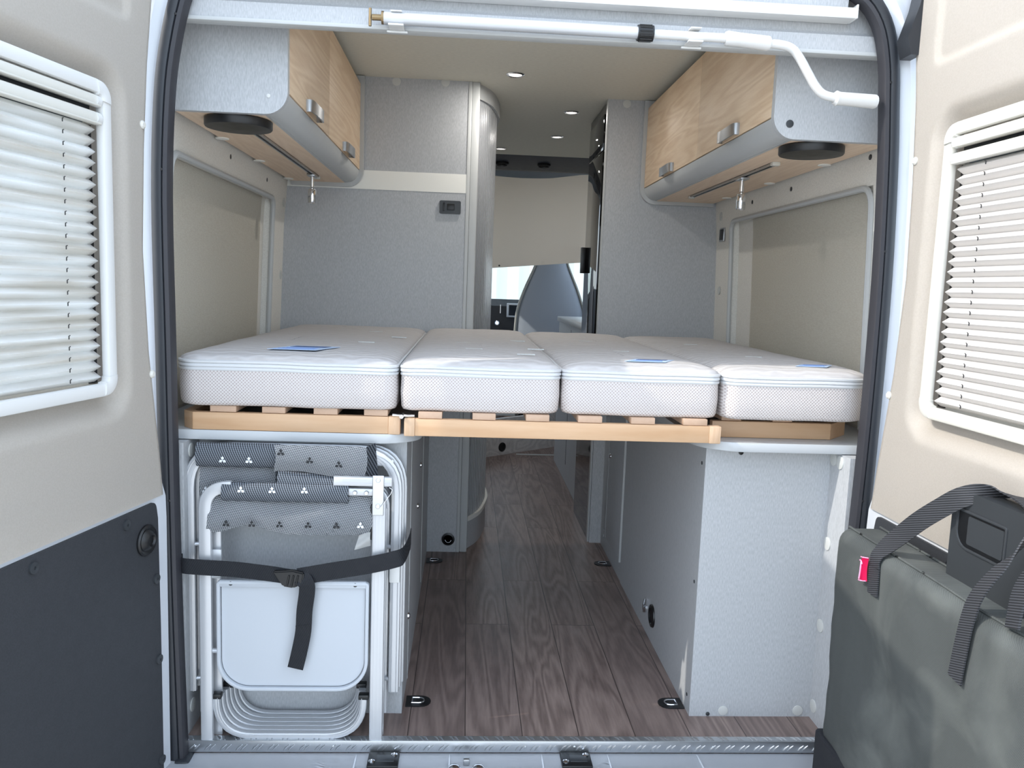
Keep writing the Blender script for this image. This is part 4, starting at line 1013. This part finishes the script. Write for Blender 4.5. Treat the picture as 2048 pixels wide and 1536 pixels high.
# ------------------------------------------------------------------ rear doors
EDGE = [(-.14, -.045), (0., -.045), (.59, -.045), (.70, -.032), (.92, .0), (1.13, .014), (1.33, .004), (1.50, -.012), (1.62, -.030), (1.74, -.055), (1.80, -.066)]
def eu(z):
    for (a, u0), (c, u1) in zip(EDGE, EDGE[1:]):
        if z <= c: return u0+(u1-u0)*max(0, (z-a)/(c-a))
    return EDGE[-1][1]
def sst(x): x = max(0., min(1., x)); return x*x*(3-2*x)
def sdrr(u, z, u0, u1, z0, z1, r):
    qx = abs(u-(u0+u1)/2)-(u1-u0)/2+r; qz = abs(z-(z0+z1)/2)-(z1-z0)/2+r
    return math.hypot(max(qx, 0), max(qz, 0))+min(max(qx, qz), 0)-r
def rear_door(name, loc, d, s, blind, knob, screws):
    """local x: away from the hinge; inner face looks to +y*s"""
    t = thing(name, None, None, (loc[0], loc[1], 0), math.atan2(d[1], d[0]), kind='structure')
    W = .79
    # painted shell
    b = bm_(); zz = [-.14+.08*i for i in range(25)]
    out = [(eu(z)+.004, z) for z in zz if z < 1.79]+[(W+.02, 1.80), (W+.02, -.14)]
    wo = rrect(.135, .60, .87, 1.41, .02, 4)
    outer, inner_ = [], []
    ysh = [-.034*s, -.055*s]
    # frame around the window hole: build as a ring between the outline and the hole
    def ray_out(p):
        c = (.37, 1.14); dx, dz = p[0]-c[0], p[1]-c[1]; k = 1e9
        best = None
        for i in range(len(out)):
            a, e = out[i], out[(i+1) % len(out)]
            ex, ez = e[0]-a[0], e[1]-a[1]; den = dx*ez-dz*ex
            if abs(den) < 1e-9: continue
            tt = ((a[0]-c[0])*ez-(a[1]-c[1])*ex)/den; uu = ((a[0]-c[0])*dz-(a[1]-c[1])*dx)/den
            if tt > 0 and -1e-6 <= uu <= 1+1e-6 and tt < k: k = tt; best = (c[0]+dx*tt, c[1]+dz*tt)
        return best
    hole = []
    for k in range(96):
        a = 2*PI*k/96; dx, dz = math.cos(a), math.sin(a)
        kk = min(.232/max(abs(dx), 1e-6), .27/max(abs(dz), 1e-6)); hole.append((.37+dx*kk, 1.14+dz*kk))
    rim_ = [ray_out(p) for p in hole]
    A = [[b.verts.new((p[0], y, p[1])) for p in P] for P, y in ((hole, ysh[0]), (rim_, ysh[0]), (rim_, ysh[1]), (hole, ysh[1]))]
    for q in range(4):
        P, Q = A[q], A[(q+1) % 4]
        for k in range(96): b.faces.new((P[k], P[(k+1) % 96], Q[(k+1) % 96], Q[k]))
    P_ = [(eu(z)+.0, z) for z in zz if z < 1.79]
    prism(b, P_+[(p[0]+.012, p[1]) for p in P_[::-1]], 'y', -.004*s, -.036*s)
    prism(b, [(eu(z)-.012*sst((.64-z)/.05), z) for z in (-.14, .2, .5, .55, .60, .64)]+[(.045, .66), (W, .66), (W, -.14)], 'y', -.0005*s, -.03*s)
    obj('door_shell', b, 'paint', t, True)
    # moulded trim: height field
    b = bm_(); nu, nv = 110, 150; Z0, Z1 = .607, 1.785
    def pos(u, v):
        z = Z0+(Z1-Z0)*v; e = eu(z); x = e+(W-e)*u
        h = .006
        h -= .030*sst(-sdrr(x, z, .062, .68, .79, 1.475, .075)/.045)
        sd2 = sdrr(x, z, .045, .75, 1.558, 1.95, .03); h += .007*(1-sst(-sd2/.014))-.007 if sd2 < 0 else 0
        h -= .008*sst(1-(x-e)/.006)
        return (x, h*s, z)
    def hole_skip(u, v):
        z = Z0+(Z1-Z0)*v; x = eu(z)+(W-eu(z))*u; return .150 < x < .585 and .882 < z < 1.398
    grid(b, nu, nv, pos, skip=hole_skip); bmesh.ops.solidify(b, geom=b.faces[:], thickness=.002)
    tp = obj('trim_panel', b, 'trim', t, True, sharp=50)
    for u, z in ((.012, 1.377), (-.005, .874)):
        b = bm_(); lathe(b, [(.0085, .003*s), (.0085, .008*s), (.005, .011*s)], (u+.003, 0, z), 'y', 18); obj('trim_clip', b, 'ivory', tp, True)
    # window frame
    b = bm_(); F = rrect(.1255, .60, .8585, 1.4195, [.024]*4, 6); tube(b, [(p[0], .0*s, p[1]) for p in F], 0, closed=True, rect=(.025, .018), up=(0, 1, 0)); wf = obj('window_frame', b, 'ivory' if s < 0 else 'white', t, True)
    b = bm_()
    for cx_, cz_, a0 in ((.1435, 1.4055, 90), (.1435, .8725, 180)):
        pts = [(p[0], .0015*s, p[1]) for p in arc(cx_+.004, cz_+(-.008 if a0 == 90 else .008), .0195, a0+(-12 if a0 == 90 else -12), a0+102, 8)]
        tube(b, pts, 0, rect=(.027, .0205), up=(0, 1, 0))
    obj('corner_cap', b, 'ivory' if s < 0 else 'white', wf, True)
    for z0, z1 in ((1.383, 1.404), (1.351, 1.3735)):
        b = bm_(); tube(b, [(.142, -.004*s, (z0+z1)/2), (.585, -.004*s, (z0+z1)/2)], 0, rect=(z1-z0, .020), up=(0, 1, 0))
        tube(b, [(.142, .0062*s, z0+.002), (.585, .0062*s, z0+.002)], .0022, 6); bb_ = obj('blind_bar', b, 'ivory', wf, True)
        b = bm_(); tube(b, [(.140, -.002*s, (z0+z1)/2), (.152, -.002*s, (z0+z1)/2)], .0115, 14); obj('bar_end', b, 'white', bb_, True)
    obj('frame_recess', quadbox(bm_(), (.14, -.030*s, 1.355), (.59, -.018*s, 1.408)), 'black2', wf, True)
    obj('side_channel', quadbox(bm_(), (.134, -.026*s, .87), (.1555, -.0205*s, 1.352)), 'black', wf, True)
    # pleated blind
    b = bm_(); n = 24; z1, z0 = 1.352, .873; pts = []
    for i in range(n*2+1): pts.append((-.004*s if i % 2 else -.019*s, z1-(z1-z0)*i/(2*n)))
    g0 = [b.verts.new((.146, y, z)) for y, z in pts]; g1 = [b.verts.new((.59, y, z)) for y, z in pts]
    for i in range(len(pts)-1): b.faces.new((g0[i], g1[i], g1[i+1], g0[i+1])).smooth = False
    bl = obj('pleated_blind', b, blind, t, True, sharp=5)
    b = bm_()
    for i in range(n):
        z = z1-(z1-z0)*(i+.5)/n
        for x in (.232, .50): tube(b, [(x-.003, -.0035*s, z+.004), (x+.001, -.0025*s, z+.003), (x+.0005, -.003*s, z-.003)], .0010, 5)
    obj('cord', b, 'black', bl, True)
    obj('window_glass', quadbox(bm_(), (.12, -.050*s, .855), (.61, -.046*s, 1.425)), 'glass', t, True)
    # lower board
    o = [(eu(.0)+.024, -.12), (eu(.3)+.026, .3), (eu(.55)+.030, .56)]+[(eu(.58)+.034+.014*(1-math.cos(a*PI/12)), .580+.018*math.sin(a*PI/12)) for a in range(1, 7)]+[(W, .598), (W, -.12)]
    b = bm_(); prism(b, o, 'y', .0, .006*s); lp = obj('lower_board', b, 'dark', t, True)
    for u, z in screws:
        b = bm_(); lathe(b, [(.0105, .006*s), (.0105, .0095*s), (.003, .0105*s), (.0025, .008*s)], (u, 0, z), 'y', 20); obj('fixing_button', b, 'black2', lp, True)
    if knob:
        b = bm_(); lathe(b, [(.033, .006*s), (.033, .010*s), (.030, .013*s), (.024, .011*s), (.016, .020*s), (.012, .021*s), (.010, .017*s), (0, .017*s)], (knob[0], 0, knob[1]), 'y', 32); obj('speaker_knob', b, 'black', lp, True)
    return t
dl = rear_door('door_1', (-.83, -.1), (-.2033, -.979), 1, 'blindL', (.030, .525), [(.35, .577), (.095, .577), (-.004, .428), (-.009, .243), (-.013, .005)])
dr = rear_door('door_2', (.775, -.1), (.0196, -.9998), -1, 'blindR', None, [(.10, .577), (.0, .43), (-.005, .24)])
# inner handle housing of the right door (door-local)
s = -1
b = bm_(); prism(b, rrect(.336, .535, .50, .752, [.05, .03, .006, .006], 8), 'y', .004*s, .062*s)
bmesh.ops.bevel(b, geom=[e for e in b.edges if abs(e.verts[0].co.y-.062*s) < 1e-4 and abs(e.verts[1].co.y-.062*s) < 1e-4], offset=.004, segments=2, affect='EDGES')
hh = obj('handle_housing', b, 'black2', dr, True)
b = bm_(); tube(b, [(p[0], .062*s, p[1]) for p in rrect(.356, .480, .652, .718, [.03, .006, .004, .004], 5)], 0, closed=True, rect=(.005, .006), up=(0, 1, 0)); obj('recess_lip', b, 'black2', hh, True)
b = bm_(); prism(b, rrect(.358, .478, .654, .716, [.028, .005, .004, .004], 5), 'y', .0615*s, .0632*s); pl_ = obj('grip_recess', b, 'black', hh, True)
b = bm_(); prism(b, rrect(.386, .477, .662, .712, [.004, .004, .004, .004], 3), 'y', .063*s, .0648*s); obj('release_lever', b, 'black2', pl_, True)
# black hinge cover at the top right
b = bm_(); prism(b, [(.752, 1.60), (.742, 1.635), (.762, 1.70), (.775, 1.78), (.83, 1.80), (.81, 1.64), (.775, 1.60)], 'y', -.09, -.045)
tag(obj('hinge_cover', b, 'rubber'), 'dark rubber buffer between the right rear door and the body near the roof', 'buffer')

# ------------------------------------------------------------------ bag hanging on the right door
t = thing('storage_bag', 'dark grey canvas storage bag hanging by webbing handles on the right rear door', 'bag', (.70, -.6, -.35))
def bagbox(x0, x1, y0, y1, z0, z1, r, amp, seed):
    b = bm_(); ny, nz = 60, 44
    rings = []
    # cross-section in (x,z) swept along y with rounded ends
    sec = rrect(x0, x1, z0, z1, [.01, .01, r, r], 5); P = []
    for i, p in enumerate(sec):
        q = sec[(i+1) % len(sec)]; dd_ = math.hypot(q[0]-p[0], q[1]-p[1]); k = max(1, int(dd_/.018))
        for j in range(k): P.append((p[0]+(q[0]-p[0])*j/k, p[1]+(q[1]-p[1])*j/k))
    cx, cz = (x0+x1)/2, (z0+z1)/2
    for i in range(ny+1):
        v = i/ny; y = y1+(y0-y1)*v; e = min(v, 1-v)*abs(y1-y0)
        k = 1-.12*max(0, 1-e/.02)**2
        L = []
        for p in P:
            a = amp*noise.noise(Vector((y*5+seed, p[1]*5, p[0]*6)))+amp*.4*noise.noise(Vector((y*14+seed, p[1]*14, 3)))
            dx = (p[0]-cx)*k; nx_ = -1 if p[0] < cx else 1
            L.append(b.verts.new((cx+dx+nx_*a, y, cz+(p[1]-cz)*(1-.02*(1-k)*8)+(.004*noise.noise(Vector((y*6, 1, seed))) if p[1] > cz else 0))))
        rings.append(L)
    m = len(P)
    for A, B in zip(rings, rings[1:]):
        for j in range(m): b.faces.new((A[j], A[(j+1) % m], B[(j+1) % m], B[j]))
    b.faces.new(rings[0]); b.faces.new(rings[-1][::-1]); return b
body = obj('bag_body', bagbox(.650, .765, -1.10, -.152, .10, .590, .028, .013, 2.), 'canvas', t, sharp=60)
obj('bag_base', bagbox(.642, .772, -1.108, -.135, -.34, .115, .008, .003, 5.), 'canvas_black', t, sharp=60)
b = bm_(); tube(b, [(.674, y, .5915+.004*noise.noise(Vector((y*6, 1, 2)))) for y in [-.16-.01*i for i in range(93)]], .0028, 6); tube(b, [(.742, y, .5915+.004*noise.noise(Vector((y*6, 1, 2)))) for y in [-.16-.01*i for i in range(93)]], .0024, 6); obj('seam', b, 'canvas', body)
b = bm_(); ribbon(b, [(.6445, -.330, .505), (.6445, -.328, .560)], (0, 1, .15), .036, .003); obj('handle_patch', b, 'webgrey', t)
P = smooth_path([(.645, -.330, .560), (.645, -.328, .578), (.655, -.332, .598), (.668, -.360, .632), (.680, -.405, .678), (.694, -.445, .715), (.708, -.475, .742), (.730, -.50, .757), (.752, -.53, .763), (.752, -.58, .764), (.735, -.63, .757), (.712, -.66, .742), (.695, -.663, .725), (.680, -.652, .690), (.664, -.640, .660), (.652, -.625, .620), (.646, -.618, .580), (.644, -.612, .53), (.643, -.606, .470)], 5)
n = len(P); wd = []; ww_ = []
KW = [(0, (0, -1, -.15)), (.10, (0, -1, -.3)), (.20, (.35, -.65, -.6)), (.36, (.5, -.5, -.65)), (.44, (.9, -.1, -.3)), (.50, (1, 0, 0)), (.60, (1, .1, 0)), (.68, (.9, .5, .2)), (.76, (.45, .9, .2)), (.86, (.1, 1, .1)), (1.01, (0, 1, .1))]
for i in range(n):
    f = i/(n-1)
    for (f0, a_), (f1, c_) in zip(KW, KW[1:]):
        if f0 <= f <= f1: q = Vector(a_).lerp(Vector(c_), (f-f0)/(f1-f0)); break
    wd.append(tuple(q)); ww_.append(.035 if f > .1 else .033)
b = bm_(); ribbon(b, P, wd, ww_, .0026); obj('handle_strap', b, 'webgrey', t)
b = bm_(); ribbon(b, smooth_path([(.660, -.70, .60), (.672, -.69, .64), (.690, -.685, .675), (.700, -.70, .70), (.700, -.76, .72), (.680, -.82, .66), (.660, -.83, .58)], 5), (.3, 1, .3), .038, .004); obj('second_strap', b, 'webgrey', t)
# pink woven tab
b = bm_(); grid(b, 4, 10, lambda u, v: (.640-.006*math.sin(PI*u), -.288-.026*u+.004*math.sin(v*PI), .568-.048*v+.006*u)); bmesh.ops.solidify(b, geom=b.faces[:], thickness=.0015)
pk = obj('woven_label', b, 'pink', t)
b = bm_(); tube(b, [(.6345, -.290, .562), (.634, -.297, .562), (.633, -.301, .557)], .0016, 6); tube(b, [(.6335, -.297, .561), (.6335, -.296, .540), (.6345, -.292, .524)], .0016, 6); tube(b, [(.637, -.288, .568), (.634, -.300, .571), (.638, -.314, .574)], .0012, 6); tube(b, [(.637, -.286, .519), (.634, -.300, .523), (.638, -.312, .526)], .0012, 6)
obj('stitched_mark', b, 'pinkpale', pk)

# ------------------------------------------------------------------ each separate piece is a part of its own
def islands(o):
    me = o.data; b = bmesh.new(); b.from_mesh(me); b.verts.ensure_lookup_table(); seen = set(); out = []
    for v in b.verts:
        if v.index in seen: continue
        st = [v]; comp = set()
        while st:
            q = st.pop()
            if q.index in comp: continue
            comp.add(q.index); st += [e.other_vert(q) for e in q.link_edges]
        seen |= comp; out.append(comp)
    b.free()
    if len(out) < 2: return
    base_name = o.name.split('.')[0]
    for comp in out[1:]:
        b = bmesh.new(); b.from_mesh(me); b.verts.ensure_lookup_table()
        bmesh.ops.delete(b, geom=[v for v in b.verts if v.index not in comp], context='VERTS')
        m2 = bpy.data.meshes.new(base_name); b.to_mesh(m2); b.free()
        for mm in me.materials: m2.materials.append(mm)
        n = bpy.data.objects.new(base_name, m2); COL.objects.link(n); n.parent = o.parent; n.location = o.location
    b = bmesh.new(); b.from_mesh(me); b.verts.ensure_lookup_table()
    bmesh.ops.delete(b, geom=[v for v in b.verts if v.index not in out[0]], context='VERTS'); b.to_mesh(me); b.free()
for o in list(COL.objects):
    if o.type == 'MESH' and o.name.split('.')[0] in ('edge_strip', 'pivot', 'foot_cap', 'end_stop', 'corner_post', 'slot', 'rail_segment', 'drain_hole', 'cord', 'woven_mark', 'stitched_mark', 'seal_foot'):
        if o.name.split('.')[0] in ('drain_hole', 'cord', 'woven_mark', 'stitched_mark'): continue
        islands(o)
